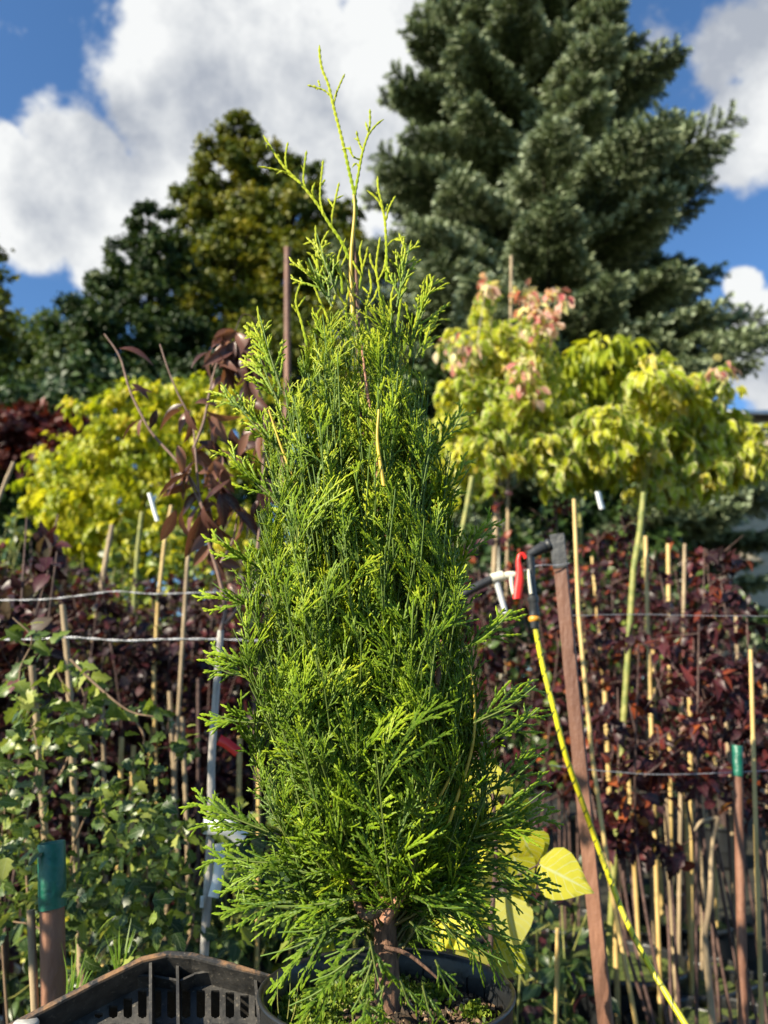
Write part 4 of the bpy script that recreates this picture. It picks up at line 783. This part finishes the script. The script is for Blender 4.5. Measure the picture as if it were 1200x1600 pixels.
def crate():
    zr = .930; zf = .893; M_cr = None
    m_, t, o = newmat('dusty_black_plastic'); tcn = N(t, 'ShaderNodeTexCoord'); geo = N(t, 'ShaderNodeNewGeometry'); nz = NOI(t, tcn.outputs['Object'], 45, 8, .7); n3 = NOI(t, tcn.outputs['Object'], 220, 4)
    c = MX(t, MR(t, nz, .42, .75, 0, .8), (.022, .021, .020), (.085, .075, .064)); c = MX(t, MR(t, n3, .60, .75, 0, .7), c, (.20, .17, .13))
    a = N(t, 'ShaderNodeAttribute', attribute_name='lf'); s = N(t, 'ShaderNodeSeparateXYZ'); t.links.new(a.outputs['Vector'], s.inputs[0])
    c = MX(t, MA(t, 'MULTIPLY', MR(t, s.outputs[0], .75, 1, 0, 1), MR(t, nz, .45, .62, .0, .85)), c, (.26, .13, .05))
    p = N(t, 'ShaderNodeBsdfPrincipled'); t.links.new(c, p.inputs[0]); t.links.new(MR(t, nz, .3, .7, .35, .75), p.inputs['Roughness']); b = N(t, 'ShaderNodeBump'); b.inputs['Strength'].default_value = .25; b.inputs['Distance'].default_value = .002; t.links.new(n3, b.inputs['Height']); t.links.new(b.outputs[0], p.inputs['Normal']); t.links.new(p.outputs[0], o.inputs[0])
    ev = np.array([0, -.8, -.6]); nn = np.array([0, -.6, .8]); H = .036; O = np.array([0, .885, .893])       # leaning panel: down-slope axis, normal
    def onp(px, py, h):
        d = ray(px, py); o_ = O + nn * h; t = ((o_ - [0, 0, CAMZ]) @ nn) / (d @ nn); p = np.array([0, 0, CAMZ]) + d * t; r = p - o_; return np.array([r[0], r @ ev])
    def W3(p, h): return O + np.array([p[0], 0, 0]) + ev * p[1] + nn * h
    poly = np.array([onp(a, b, H) for a, b in ((-70, 1642), (20, 1599), (150, 1532), (222, 1497), (262, 1488), (300, 1491), (362, 1507), (428, 1525))])
    bl = .205; poly = np.vstack([poly, [[poly[-1][0] - .004, bl], [poly[0][0] - .02, bl]]]); n = len(poly)
    e = empty('nursery_crate', (-.3, .78, .737), 'dusty black plastic crate with slotted panel and rust coloured rim', 'crate')
    T = U(np.roll(poly, -1, 0) - np.roll(poly, 1, 0)); N2 = np.stack([T[:, 1], -T[:, 0]], -1)
    if ((poly.mean(0) - poly) * N2).sum() < 0: N2 = -N2
    m = MB(); prof = [(0, -.085, 0), (0, H - .008, 0), (-.0025, H - .006, .3), (-.003, H - .001, .9), (-.001, H, 1), (.003, H, 1), (.0042, H - .002, .8), (.0042, H - .007, .15), (.0036, 0, 0), (.0036, -.08, 0)]
    for (a0, z0, u0), (a1, z1, u1) in zip(prof[:-1], prof[1:]):
        A = [W3(poly[i] + N2[i] * a0, z0) for i in range(n)]; B = [W3(poly[i] + N2[i] * a1, z1) for i in range(n)]; i = np.arange(n); k = (i + 1) % n
        m.add(np.vstack([A, B]), np.stack([i, k, k + n, i + n], -1), np.vstack([np.tile([u0, 0, 0], (n, 1)), np.tile([u1, 0, 0], (n, 1))]))
    m.build('wall', m_, e, False)
    inner = poly + N2 * .0034
    def span(b):       # x range of the outline at slope coordinate b
        xs = []
        for i in range(n):
            p, q = inner[i], inner[(i + 1) % n]
            if (p[1] > b) != (q[1] > b): xs.append(p[0] + (q[0] - p[0]) * (b - p[1]) / (q[1] - p[1]))
        return (min(xs), max(xs)) if len(xs) > 1 else None
    def slab(mm, x0, x1, b0, b1, h0=-.003, h1=0.):
        if x1 - x0 < 1e-5: return
        v = [W3((x, b), h) for h in (h0, h1) for x, b in ((x0, b0), (x1, b0), (x1, b1), (x0, b1))]; mm.add(v, [(0, 1, 2, 3), (7, 6, 5, 4), (4, 5, 1, 0), (5, 6, 2, 1), (6, 7, 3, 2), (7, 4, 0, 3)])
    m = MB(); sc_ = onp(262, 1540, 0); rows = []; b_ = onp(200, 1546, 0)[1]
    rows = [(b_, b_ + .030, .0), (b_ + .036, b_ + .052, .0), (b_ + .060, b_ + .090, 0), (b_ + .097, b_ + .127, 0)]
    tb = inner[:, 1].min(); cell = .0155; sw = .0092; db = .0011; b = tb + .0002; xc = onp(234, 1560, 0)[0]; G0 = (W3((0, onp(234, 1560, 0)[1]), 0) - [0, 0, CAMZ]) @ FW
    while b < bl - .004:
        sp = span(b + db / 2); G = (W3((0, b), 0) - [0, 0, CAMZ]) @ FW / G0
        if sp:
            row = [r for r in rows if r[0] <= b < r[1]]
            if not row: slab(m, sp[0], sp[1], b, b + db)
            else:
                r = row[0]; ed = min(b + db / 2 - r[0], r[1] - b - db / 2); cut = 0 if ed > .003 else .003 - math.sqrt(max(0, .003 ** 2 - (.003 - ed) ** 2)); x = sp[0]; k = math.ceil((sp[0] + .006 - xc) / cell) - 2
                while True:
                    s0 = xc + k * cell + .0032 + cut; s1 = xc + k * cell + .0032 + sw - cut
                    if s1 * G > sp[1] - .006: break
                    # a slot is only cut where its whole length lies inside the outline
                    if s1 > s0 and s0 * G > sp[0] + .005: slab(m, x, s0 * G, b, b + db); x = s1 * G
                    k += 1
                slab(m, x, sp[1], b, b + db)
        b += db
    m.build('slotted_panel', m_, e, False)
    # raised frame line round the slots, upright ribs and ledge on the panel
    def bar(pa, pb, h, w=.0022, name='rib', u=.25):
        a = onp(*pa, h); b = onp(*pb, h); d = U(b - a); q = np.array([-d[1], d[0]]) * w / 2; mm = MB(); v = [W3(x, hh) for hh in (.0004, h) for x in (a + q, b + q, b - q, a - q)]
        mm.add(v, [(0, 1, 2, 3), (7, 6, 5, 4), (4, 5, 1, 0), (5, 6, 2, 1), (6, 7, 3, 2), (7, 4, 0, 3)], np.tile([0, 0, 0], (4, 1)).tolist() + np.tile([u, 0, 0], (4, 1)).tolist()); mm.build(name, m_, e, False)
    bar((235, 1501), (235, 1680), H - .004, .003); bar((277, 1506), (279, 1680), .022, .003); bar((398, 1522), (412, 1680), .026, .003)
    for pa, pb, h in (((176, 1525), (233, 1524), .018), ((237, 1524), (276, 1531), .016), ((281, 1532), (303, 1522), .018), ((303, 1521), (367, 1511), .020), ((367, 1511), (397, 1517), .021)): bar(pa, pb, h, .0024, 'ledge', .3)
    m = MB(); q = W3(onp(40, 1601, H), H); lathe(m, [(.0125, -.03), (.0125, -.002), (.011, 0), (0, .0)], (q[0], q[1], q[2] + .003), 20); m.build('corner_boss', solid('chalky_plastic', (.30, .29, .27), (.5, .49, .45), 120, .8), e)
crate()

# ================================================================ THE CONIFER
def beads(m, pts, w, tip0=0., tip1=1., rnd=.5, seg=.0024, flat=None, thick=.62, sides=4, taper=(1., .8)):
    """scale covered twig: flattened tube whose radius swells at every pair of scale leaves"""
    p = np.asarray(pts, float); s = np.r_[0, np.cumsum(np.linalg.norm(np.diff(p, axis=0), axis=1))]; n = max(3, int(s[-1] / seg) + 2)
    u = np.linspace(0, s[-1], n); q = np.stack([np.interp(u, s, p[:, i]) for i in range(3)], -1); T = U(np.gradient(q, axis=0))
    if flat is None: flat = np.array([0, 0, 1.])
    B = U(flat - (T @ flat)[:, None] * T); A = np.cross(T, B)
    r = w / 2 * np.linspace(taper[0], taper[1], n) * (1 + .26 * np.where(np.arange(n) % 2, 1, -1)); r[-1] = w * .10; r[0] *= .8
    th = np.linspace(0, 2 * np.pi, sides, endpoint=False)
    v = (q[:, None] + r[:, None, None] * (np.cos(th)[None, :, None] * A[:, None] + thick * np.sin(th)[None, :, None] * B[:, None])).reshape(-1, 3)
    i = np.arange(n - 1)[:, None] * sides; j = np.arange(sides)[None]; k = (j + 1) % sides; t = np.repeat(np.linspace(tip0, tip1, n), sides)
    m.add(v, np.stack([i + j, i + k, i + sides + k, i + sides + j], -1).reshape(-1, 4), np.stack([t, t, np.full(len(t), rnd)], -1))
def bent(a, d, L, bend, n=5):
    """planar polyline in xy: start a, heading angle d, curving by bend over its length"""
    p = [np.array([a[0], a[1], 0.])]
    for i in range(n): ang = d + bend * (i + .5) / n; p.append(p[-1] + L / n * np.array([math.sin(ang), math.cos(ang), 0]))
    return np.array(p)
def spray_tmpl(L, dens=1.0, open_=1.0):
    m = MB(); ax = bent((0, 0), 0, L, rng.normal(0, .25), 10)
    def z(q, o=None, k=0.):
        zz = -.35 * (q[:, 1:2] ** 2) / L
        if o is not None: zz = zz + k * np.linalg.norm(q[:, :2] - o[:2], axis=1)[:, None] + o[2]
        return np.concatenate([q[:, :2], zz], 1)
    beads(m, z(ax), .0027, .0, 1., .5); s = np.linspace(0, 1, len(ax)); sd = 1; y = .10
    while y < .95:
        p = np.array([np.interp(y, s, ax[:, i]) for i in range(3)]); l = (L * .42 * (1 - y) ** .75 + .011) * rng.uniform(.5, 1.35) * min(1, y * 3.5 + .3); a = sd * R(rng.uniform(22, 38)) * open_
        tw = bent(p[:2], a, l, -sd * R(rng.uniform(5, 25)), 6); tw[:, 2] = 0; base = y * .8
        o1 = np.array([p[0], p[1], 0.]); k1 = rng.normal(0, .38); beads(m, z(tw, o1, k1), .0025, base * .7, min(1, base + l / L * 1.3 + .15), .5)
        if l > .018:
            v = .22; s2 = -sd
            while v < .9:
                q = np.array([np.interp(v, np.linspace(0, 1, len(tw)), tw[:, i]) for i in range(3)]); l2 = (.0060 + l * .22 * (1 - v)) * rng.uniform(.7, 1.25)
                if rng.random() < .88 * dens:
                    t3 = bent(q[:2], a + s2 * R(rng.uniform(28, 42)), l2, -s2 * R(15), 3); o2 = np.array([q[0], q[1], k1 * math.hypot(q[0] - p[0], q[1] - p[1])]); beads(m, z(t3, o2, k1 + rng.normal(0, .35)), .0023, base * .6 + v * .2, min(1, base + .35 * v + .35), .5)
                s2 = -s2; v += .0070 / l
        sd = -sd; y += .0068 / L * rng.uniform(.85, 1.2)
    V = np.concatenate(m.V); Fq = np.concatenate([f for f, _ in m.F]); A = np.concatenate(m.A); return V, Fq, A, L
SP = [spray_tmpl(L) for L in (.050, .058, .066, .075, .084, .095)] + [spray_tmpl(L, .8, .85) for L in (.045, .055, .06, .07, .08, .09)]
# silhouette at the trunk's distance: picture rows -> left and right limits
SIL = [(330, 520, 600), (380, 505, 625), (430, 500, 630), (480, 480, 650), (530, 452, 672), (590, 415, 700), (650, 388, 718), (700, 378, 730), (760, 368, 742), (830, 345, 760), (900, 340, 775), (960, 335, 792), (1010, 328, 804), (1070, 330, 818),
       (1150, 348, 824), (1250, 378, 818), (1300, 400, 795), (1340, 420, 765), (1400, 430, 740), (1460, 470, 700), (1500, 520, 680)]
YT = .80; zs = np.array([P(600, a, YT)[2] for a, _, _ in SIL])[::-1]; xl = np.array([P(b, a, YT)[0] for a, b, _ in SIL])[::-1]; xr = np.array([P(c, a, YT)[0] for a, _, c in SIL])[::-1]
AX = [(1560, 606), (1500, 604), (1300, 596), (1100, 588), (900, 578), (700, 568), (500, 560), (400, 552), (300, 548)]
az_ = np.array([P(600, a, YT)[2] for a, _ in AX]); axx = np.array([P(b, a, YT)[0] for a, b in AX])
def axis(z): return np.array([np.interp(z, az_, axx), YT, z])
def env(z, az):
    c = axis(z); L = c[0] - np.interp(z, zs, xl); Rr = np.interp(z, zs, xr) - c[0]; m = (L + Rr) / 2; ca = math.cos(az)
    return np.interp(z, [.95, 1.35, 1.6], [.88, .87, .80]) * (1 + 0 * np.interp(z, [1.0, 1.5], [1, 0])) * (m * (1 - abs(ca)) + (Rr if ca > 0 else L) * abs(ca)) * (.86 + .14 * abs(ca))
e = empty('conifer', (PC[0], PC[1], SOILZ), 'tall bright green conical conifer with scaly sprays, growing in the big black pot', 'tree')
fol = MB(); br = MB()
def put_spray(T, pos, d, nrm, sc, rnd, tmin=0.):
    V, Fq, A, L = T; y = U(d); z = U(nrm - (nrm @ y) * y); x = np.cross(y, z); M3 = np.stack([x, y, z]); v = V * sc; cv = rng.normal(0, 1.3); v = v + np.stack([0 * v[:, 0], 0 * v[:, 0], cv * v[:, 1] ** 2], -1)
    a = A.copy(); a[:, 0] = np.clip(tmin + (1 - tmin) * a[:, 0] * .85 + .1 * rnd, 0, 1); a[:, 2] = rnd; fol.add(v @ M3 + pos, Fq, a)
zmin, zmax = P(600, 1365, YT)[2], P(600, 515, YT)[2]
NB = 500
for b in range(NB):
    u = (b + rng.random()) / NB; zt = zmin + (zmax - zmin) * (u ** .95); h = (zt - zmin) / (zmax - zmin)
    az = b * 2.39996 + rng.normal(0, .25); ex = env(zt, az) * rng.uniform(.66, 1.0)
    rise = (.05 + .26 * h ** .8 + .05 * rng.random()) * (1 if h < .9 else .7); droop = max(0, .09 - h) / .09
    z0 = max(SOILZ + .035, zt - rise); tip = axis(zt) + [ex * math.cos(az), ex * math.sin(az), 0]
    if h < .17 and math.sin(az) < -.22 and rng.random() < .93: continue
    st_ = axis(z0); c = st_ + (tip - st_) * [.55, .55, .30 + .25 * droop]; c[2] += .02 * droop
    pth = smoothpath([st_, st_ + (c - st_) * .5 + rng.normal(0, .006, 3), c + rng.normal(0, .008, 3), tip], 4); tube(br, pth, [.0019 - .0009 * h, .0006], 5, rnd=.3 + .6 * h)
    T = U(np.gradient(pth, axis=0)); rad = np.array([math.cos(az), math.sin(az), 0]); side = np.array([-math.sin(az), math.cos(az), 0])
    ns = int(5 + 5.5 * min(1, ex / .12)); 
    for k in range(ns):
        t = .14 + .86 * (k + rng.random() * .6) / ns if k else 1.0; i = min(int(t * (len(pth) - 1)), len(pth) - 1); d = T[i] * 1.0
        if k: s = 1 if k % 2 else -1; d = U(d + side * s * rng.uniform(.25, .75) + np.array([0, 0, rng.uniform(.1, .85)]) * (1 - droop) * (.4 + .6 * min(1, h / .35)) - np.array([0, 0, .35]) * droop + rng.normal(0, .12, 3))
        else: d = U(d + np.array([0, 0, .55 * min(1, h / .35)]) + rng.normal(0, .08, 3))
        nr = U(side * rng.normal(0, .7) + rad * 1.0 + np.array([0, 0, rng.normal(.2, .4)])) if h > .12 else U(np.array([rng.normal(0, .3), -.5, 1.0]) + rng.normal(0, .25, 3))
        sc = rng.uniform(.5, .95) * (1.0 if h > .25 else 1.1) * (.8 if h > .85 else 1); Tm = SP[rng.integers(0, 6)] if h < .35 or rng.random() < .35 else SP[rng.integers(6, 12)]
        inset = Tm[3] * sc * .72 if k == 0 else 0
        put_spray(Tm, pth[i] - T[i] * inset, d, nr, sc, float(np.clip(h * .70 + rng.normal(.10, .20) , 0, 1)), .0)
    # yellow woody shoots
# hand placed sprays on the outline: (tip px, base px, dy)
def outline(tx, ty, bx, by, dy=0., w=None, flatn=(0, -1, .25), rnd=None, n=1):
    a = P(bx, by, YT + dy); t = P(tx, ty, YT + dy); d = t - a; L = np.linalg.norm(d); nsp = max(1, round(L / .075)); tube(br, smoothpath([a, a + d * .5 + [0, 0, -.004], t - d * .1], 4), [.0009, .0006], 5, rnd=1.0)
    h = (t[2] - zmin) / (zmax - zmin)
    for k in range(nsp):
        p = a + d * (k / nsp if nsp > 1 else 0); l = L * (1 - (k / nsp if nsp > 1 else 0)); T = SP[min(5, max(0, int((min(l, .095) - .045) / .01)))]
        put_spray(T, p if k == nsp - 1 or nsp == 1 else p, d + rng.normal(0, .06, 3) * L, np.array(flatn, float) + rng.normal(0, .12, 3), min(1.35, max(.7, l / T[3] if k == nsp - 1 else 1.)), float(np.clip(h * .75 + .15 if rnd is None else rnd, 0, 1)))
for a in [(335, 585, 440, 710, -.02), (402, 480, 440, 610, -.03), (392, 520, 440, 640, .0), (680, 432, 640, 540, -.02), (690, 476, 650, 560, .01), (642, 372, 620, 480, -.03), (733, 630, 670, 720, .0), (742, 720, 680, 800, .0), (350, 700, 440, 790, -.02), (328, 828, 420, 900, -.02),
          (478, 395, 520, 480, -.04), (492, 355, 525, 460, -.03), (775, 812, 700, 900, .04), (810, 945, 720, 1020, -.07), (848, 1065, 740, 1130, -.08), (852, 1100, 760, 1160, -.06), (318, 1000, 420, 1050, -.03), (312, 1030, 400, 1060, 0), (322, 905, 420, 960, -.02), (316, 1110, 420, 1130, -.04),
          (298, 1235, 420, 1300, -.02), (310, 1268, 440, 1310, .0), (316, 1325, 450, 1350, -.02), (862, 1260, 740, 1310, -.03), (866, 1285, 740, 1320, .0), (862, 1230, 750, 1290, -.05), (855, 1170, 760, 1240, -.04), (870, 1388, 760, 1380, .02), (345, 1370, 470, 1390, .0)]: outline(*a)
FLAT = (.1, -.75, .66)
for a in [(357, 1412, 560, 1405, -.05), (380, 1330, 520, 1370, -.04), (392, 1500, 540, 1440, -.05), (355, 1395, 480, 1420, .02), (420, 1460, 560, 1430, -.06), (475, 1540, 570, 1480, -.10), (545, 1590, 582, 1500, -.12), (600, 1560, 578, 1470, -.12), (440, 1580, 560, 1500, -.09), (580, 1600, 600, 1540, -.12),
          (650, 1585, 625, 1530, -.11), (680, 1600, 660, 1540, -.12), (828, 1475, 690, 1420, -.03), (800, 1510, 700, 1440, -.05), (755, 1500, 690, 1440, -.07), (810, 1400, 690, 1390, .0), (790, 1440, 680, 1400, .03), (715, 1570, 680, 1500, -.10), (740, 1420, 640, 1400, -.08), (700, 1480, 640, 1440, -.06), (500, 1500, 570, 1450, -.08), (450, 1420, 560, 1400, -.06),
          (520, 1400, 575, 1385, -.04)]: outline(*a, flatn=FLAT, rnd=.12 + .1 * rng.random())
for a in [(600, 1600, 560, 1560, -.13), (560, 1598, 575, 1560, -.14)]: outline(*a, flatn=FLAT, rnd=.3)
# the open leader and side shoots at the very top
def shoot(pts, w=.0034, twigs=(), t0=.5, Yo=0., tw=.0030):
    q = smoothpath([P(a, b, YT + Yo) for a, b in pts], 5); beads(fol, q, w, t0, .95, .9, .0048, np.array([0, -1., .2]), .85, 6, (1.1, .8))
    for tpts in twigs: beads(fol, smoothpath([P(a, b, YT + Yo + rng.normal(0, .003)) for a, b in tpts], 4), tw, .75, 1., .9, .0040, np.array([0, -1., .2]), .8, 6, (.85, .95))
shoot([(553, 360), (556, 330), (554, 305), (545, 265), (535, 220), (522, 170), (513, 132), (504, 110), (500, 90), (499, 70)], .0042, [[(516, 150), (508, 142), (495, 137), (480, 133)], [(496, 140), (490, 133)], [(521, 168), (524, 150), (531, 132), (539, 115)], [(525, 152), (526, 140)], [(500, 135), (497, 125)]])
shoot([(552, 318), (560, 272), (566, 240), (575, 212), (588, 195), (600, 186)], .0036, [[(574, 214), (578, 195), (578, 170)], [(575, 205), (571, 190)], [(568, 238), (560, 220), (557, 204)], [(562, 220), (553, 216)], [(565, 250), (552, 245), (545, 232), (533, 234)], [(548, 240), (547, 228)], [(562, 262), (556, 255), (550, 262)]])
shoot([(545, 405), (535, 380), (515, 350), (495, 318), (470, 287), (445, 262), (428, 238), (411, 211)], .0038, [[(470, 287), (450, 272), (430, 265), (404, 260)], [(448, 266), (446, 245), (450, 222)], [(440, 256), (434, 240)], [(480, 300), (474, 280), (479, 235)], [(478, 270), (470, 258)], [(497, 322), (488, 300), (492, 285)],
      [(505, 334), (500, 305), (505, 250)], [(502, 290), (508, 280)], [(518, 352), (520, 330), (530, 285)], [(522, 325), (512, 310)], [(526, 310), (537, 305)], [(455, 271), (440, 268), (432, 272)], [(425, 236), (418, 225), (416, 232)]])
shoot([(604, 440), (604, 400), (603, 370), (600, 335), (590, 312), (573, 297)], .0034, [[(602, 350), (597, 320), (591, 295), (590, 275)], [(593, 305), (587, 300)], [(603, 345), (608, 325), (618, 306)], [(602, 330), (606, 318)], [(604, 385), (615, 375), (634, 370)]])
shoot([(500, 455), (497, 420), (494, 390), (493, 352)], .0030, [[(497, 420), (488, 400), (479, 394)], [(496, 400), (505, 375), (514, 360)], [(497, 435), (512, 400), (522, 395)]])
shoot([(535, 460), (533, 430), (528, 405), (540, 372)], .003, [[(532, 430), (520, 410), (516, 400)], [(531, 420), (541, 400), (546, 385)]])
shoot([(560, 455), (566, 420), (562, 395), (566, 375)], .003, [[(566, 420), (572, 400), (575, 385)], [(564, 430), (552, 410), (548, 398)]])
shoot([(600, 500), (592, 450), (588, 415), (594, 370)], .003, [[(590, 430), (580, 410), (578, 395)], [(590, 440), (600, 420), (604, 395)]])
shoot([(620, 520), (626, 470), (632, 420), (643, 375)], .003, [[(630, 440), (622, 420), (616, 410)], [(628, 460), (636, 440), (640, 430)]])
shoot([(480, 540), (470, 500), (462, 470), (470, 440)], .003, [[(466, 490), (455, 475)], [(466, 480), (478, 462)]])
shoot([(515, 540), (512, 500), (500, 470), (490, 445)], .003, [[(510, 495), (520, 475), (524, 460)], [(505, 480), (492, 478)]])
shoot([(545, 520), (540, 480), (545, 450), (536, 425)], .003, [[(542, 480), (530, 462), (527, 450)], [(543, 465), (552, 450), (555, 440)]])
shoot([(575, 520), (572, 480), (580, 450), (576, 420)], .003, [[(574, 480), (585, 465), (590, 450)], [(577, 460), (566, 448)]])
shoot([(600, 540), (610, 500), (612, 460), (622, 435)], .003, [[(611, 490), (600, 472), (598, 460)], [(612, 470), (622, 458)]])
shoot([(660, 560), (668, 520), (680, 500), (690, 478)], .003, [[(668, 525), (660, 510)], [(672, 515), (684, 508)]])
shoot([(430, 600), (420, 560), (408, 520), (402, 478)], .0030, [[(418, 555), (400, 545), (392, 532)], [(414, 540), (425, 520)], [(408, 515), (412, 500)]])
shoot([(640, 560), (650, 500), (662, 460), (680, 430)], .003, [[(656, 480), (648, 465)], [(652, 500), (664, 485)]])
fol.build('foliage', None or leaf_mat('scale_leaves', [(0, (0, 0, 0)), (1, (1, 1, 1))], 0), e) if False else None
m_, t, o = newmat('scale_leaves'); a = N(t, 'ShaderNodeAttribute', attribute_name='lf'); s = N(t, 'ShaderNodeSeparateXYZ'); t.links.new(a.outputs['Vector'], s.inputs[0])
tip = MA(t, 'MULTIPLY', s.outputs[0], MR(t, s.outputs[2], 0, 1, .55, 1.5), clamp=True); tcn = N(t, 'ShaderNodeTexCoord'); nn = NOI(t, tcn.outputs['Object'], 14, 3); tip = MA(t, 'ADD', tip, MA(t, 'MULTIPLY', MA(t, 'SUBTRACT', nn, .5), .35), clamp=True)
c = ramp(t, tip, [(0, (.016, .045, .005)), (.3, (.052, .115, .004)), (.6, (.155, .25, .005)), (.85, (.28, .37, .008)), (1, (.42, .46, .02))])  # tips yellower as young growth; inner colour darkened to paint shade into the gaps
n5 = NOI(t, tcn.outputs['Object'], 320, 2); c = MX(t, MR(t, n5, .4, .7, 0, .35), c, (.30, .36, .05))
p = N(t, 'ShaderNodeBsdfPrincipled'); t.links.new(c, p.inputs[0]); p.inputs['Roughness'].default_value = .5; p.inputs['Specular IOR Level'].default_value = .25
tr = N(t, 'ShaderNodeBsdfTranslucent'); t.links.new(MX(t, 1.0, c, (1.2, 1.25, .6), 'MULTIPLY'), tr.inputs[0]); mx = N(t, 'ShaderNodeMixShader'); mx.inputs[0].default_value = .14; t.links.new(p.outputs[0], mx.inputs[1]); t.links.new(tr.outputs[0], mx.inputs[2]); t.links.new(mx.outputs[0], o.inputs[0])
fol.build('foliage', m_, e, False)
# wood: trunk, co-leaders with reddish and yellow young bark
m_, t, o = newmat('young_bark'); tcn = N(t, 'ShaderNodeTexCoord'); mp = N(t, 'ShaderNodeMapping'); mp.inputs['Scale'].default_value = (1, 1, .25); t.links.new(tcn.outputs['Object'], mp.inputs[0]); nz = NOI(t, mp.outputs[0], 210, 8, .72); n2 = NOI(t, tcn.outputs['Object'], 26, 3)
c = MX(t, MR(t, nz, .35, .65, 0, 1), (.06, .028, .018), (.30, .16, .095)); c = MX(t, MR(t, n2, .60, .72, 0, .7), c, (.30, .30, .16)); p = N(t, 'ShaderNodeBsdfPrincipled'); t.links.new(c, p.inputs[0]); p.inputs['Roughness'].default_value = .75
b = N(t, 'ShaderNodeBump'); b.inputs['Strength'].default_value = .9; b.inputs['Distance'].default_value = .003; t.links.new(nz, b.inputs['Height']); t.links.new(b.outputs[0], p.inputs['Normal']); t.links.new(p.outputs[0], o.inputs[0]); M_yb = m_
m = MB(); q = smoothpath([[PC[0] + .002, YT, SOILZ - .01], axis(SOILZ + .06), axis(SOILZ + .15), axis(SOILZ + .4), axis(SOILZ + .7), P(553, 365, YT)], 8); tube(m, q, [.0135, .0115, .0100, .007, .004, .0012], 12); m.build('trunk', M_yb, e)
M_yst = solid('yellow_shoot', (.42, .30, .03), (.62, .44, .05), 60, .5); M_rst = solid('reddish_shoot', (.20, .085, .045), (.42, .20, .11), 90, .6, .4)
for pts, r, mt, dy in ([[(600, 1440), (640, 1370), (660, 1290), (672, 1200), (680, 1100), (690, 1000)], .0052, M_rst, -.05], [[(600, 1420), (570, 1430), (556, 1400), (545, 1330)], .0055, M_yb, -.03], [[(600, 1410), (560, 1300), (535, 1200), (530, 1090), (540, 960)], .0036, M_rst, -.04],
        [[(600, 1480), (635, 1490), (665, 1512), (685, 1530)], .0022, M_yb, -.05], [[(600, 1380), (600, 1250), (610, 1100), (615, 950), (600, 800)], .0045, M_rst, -.04], [[(540, 960), (510, 880), (475, 790), (440, 700), (420, 640)], .0020, M_yst, -.035],
        [[(700, 1290), (735, 1180), (742, 1110), (735, 1040)], .0018, M_yst, -.05], [[(552, 500), (549, 440), (549, 395), (554, 335), (553, 305)], .0030, M_yst, -.002], [[(590, 800), (588, 700), (575, 620), (565, 540)], .0026, M_rst, -.05], [[(545, 1340), (530, 1280), (500, 1240)], .0018, M_yst, -.05],
        [[(660, 1290), (690, 1240), (720, 1180)], .0018, M_yst, -.06], [[(600, 760), (590, 690), (592, 640)], .0024, M_yst, -.08], [[(660, 1000), (655, 900), (640, 800), (640, 700)], .0028, M_yst, -.03]):
    m = MB(); px_tube(m, pts, YT + dy, [r, r * .5], 8, n=6); m.build('branch', mt, e)
m_, t, o = newmat('twig_bark'); a = N(t, 'ShaderNodeAttribute', attribute_name='lf'); s = N(t, 'ShaderNodeSeparateXYZ'); t.links.new(a.outputs['Vector'], s.inputs[0]); c = ramp(t, MA(t, 'ADD', MA(t, 'MULTIPLY', s.outputs[1], .5), MA(t, 'MULTIPLY', s.outputs[2], .5)), [(0, (.16, .07, .035)), (.5, (.13, .15, .03)), (1, (.10, .19, .02))])
p = N(t, 'ShaderNodeBsdfPrincipled'); t.links.new(c, p.inputs[0]); p.inputs['Roughness'].default_value = .6; t.links.new(p.outputs[0], o.inputs[0]); br.build('twigs', m_, e)
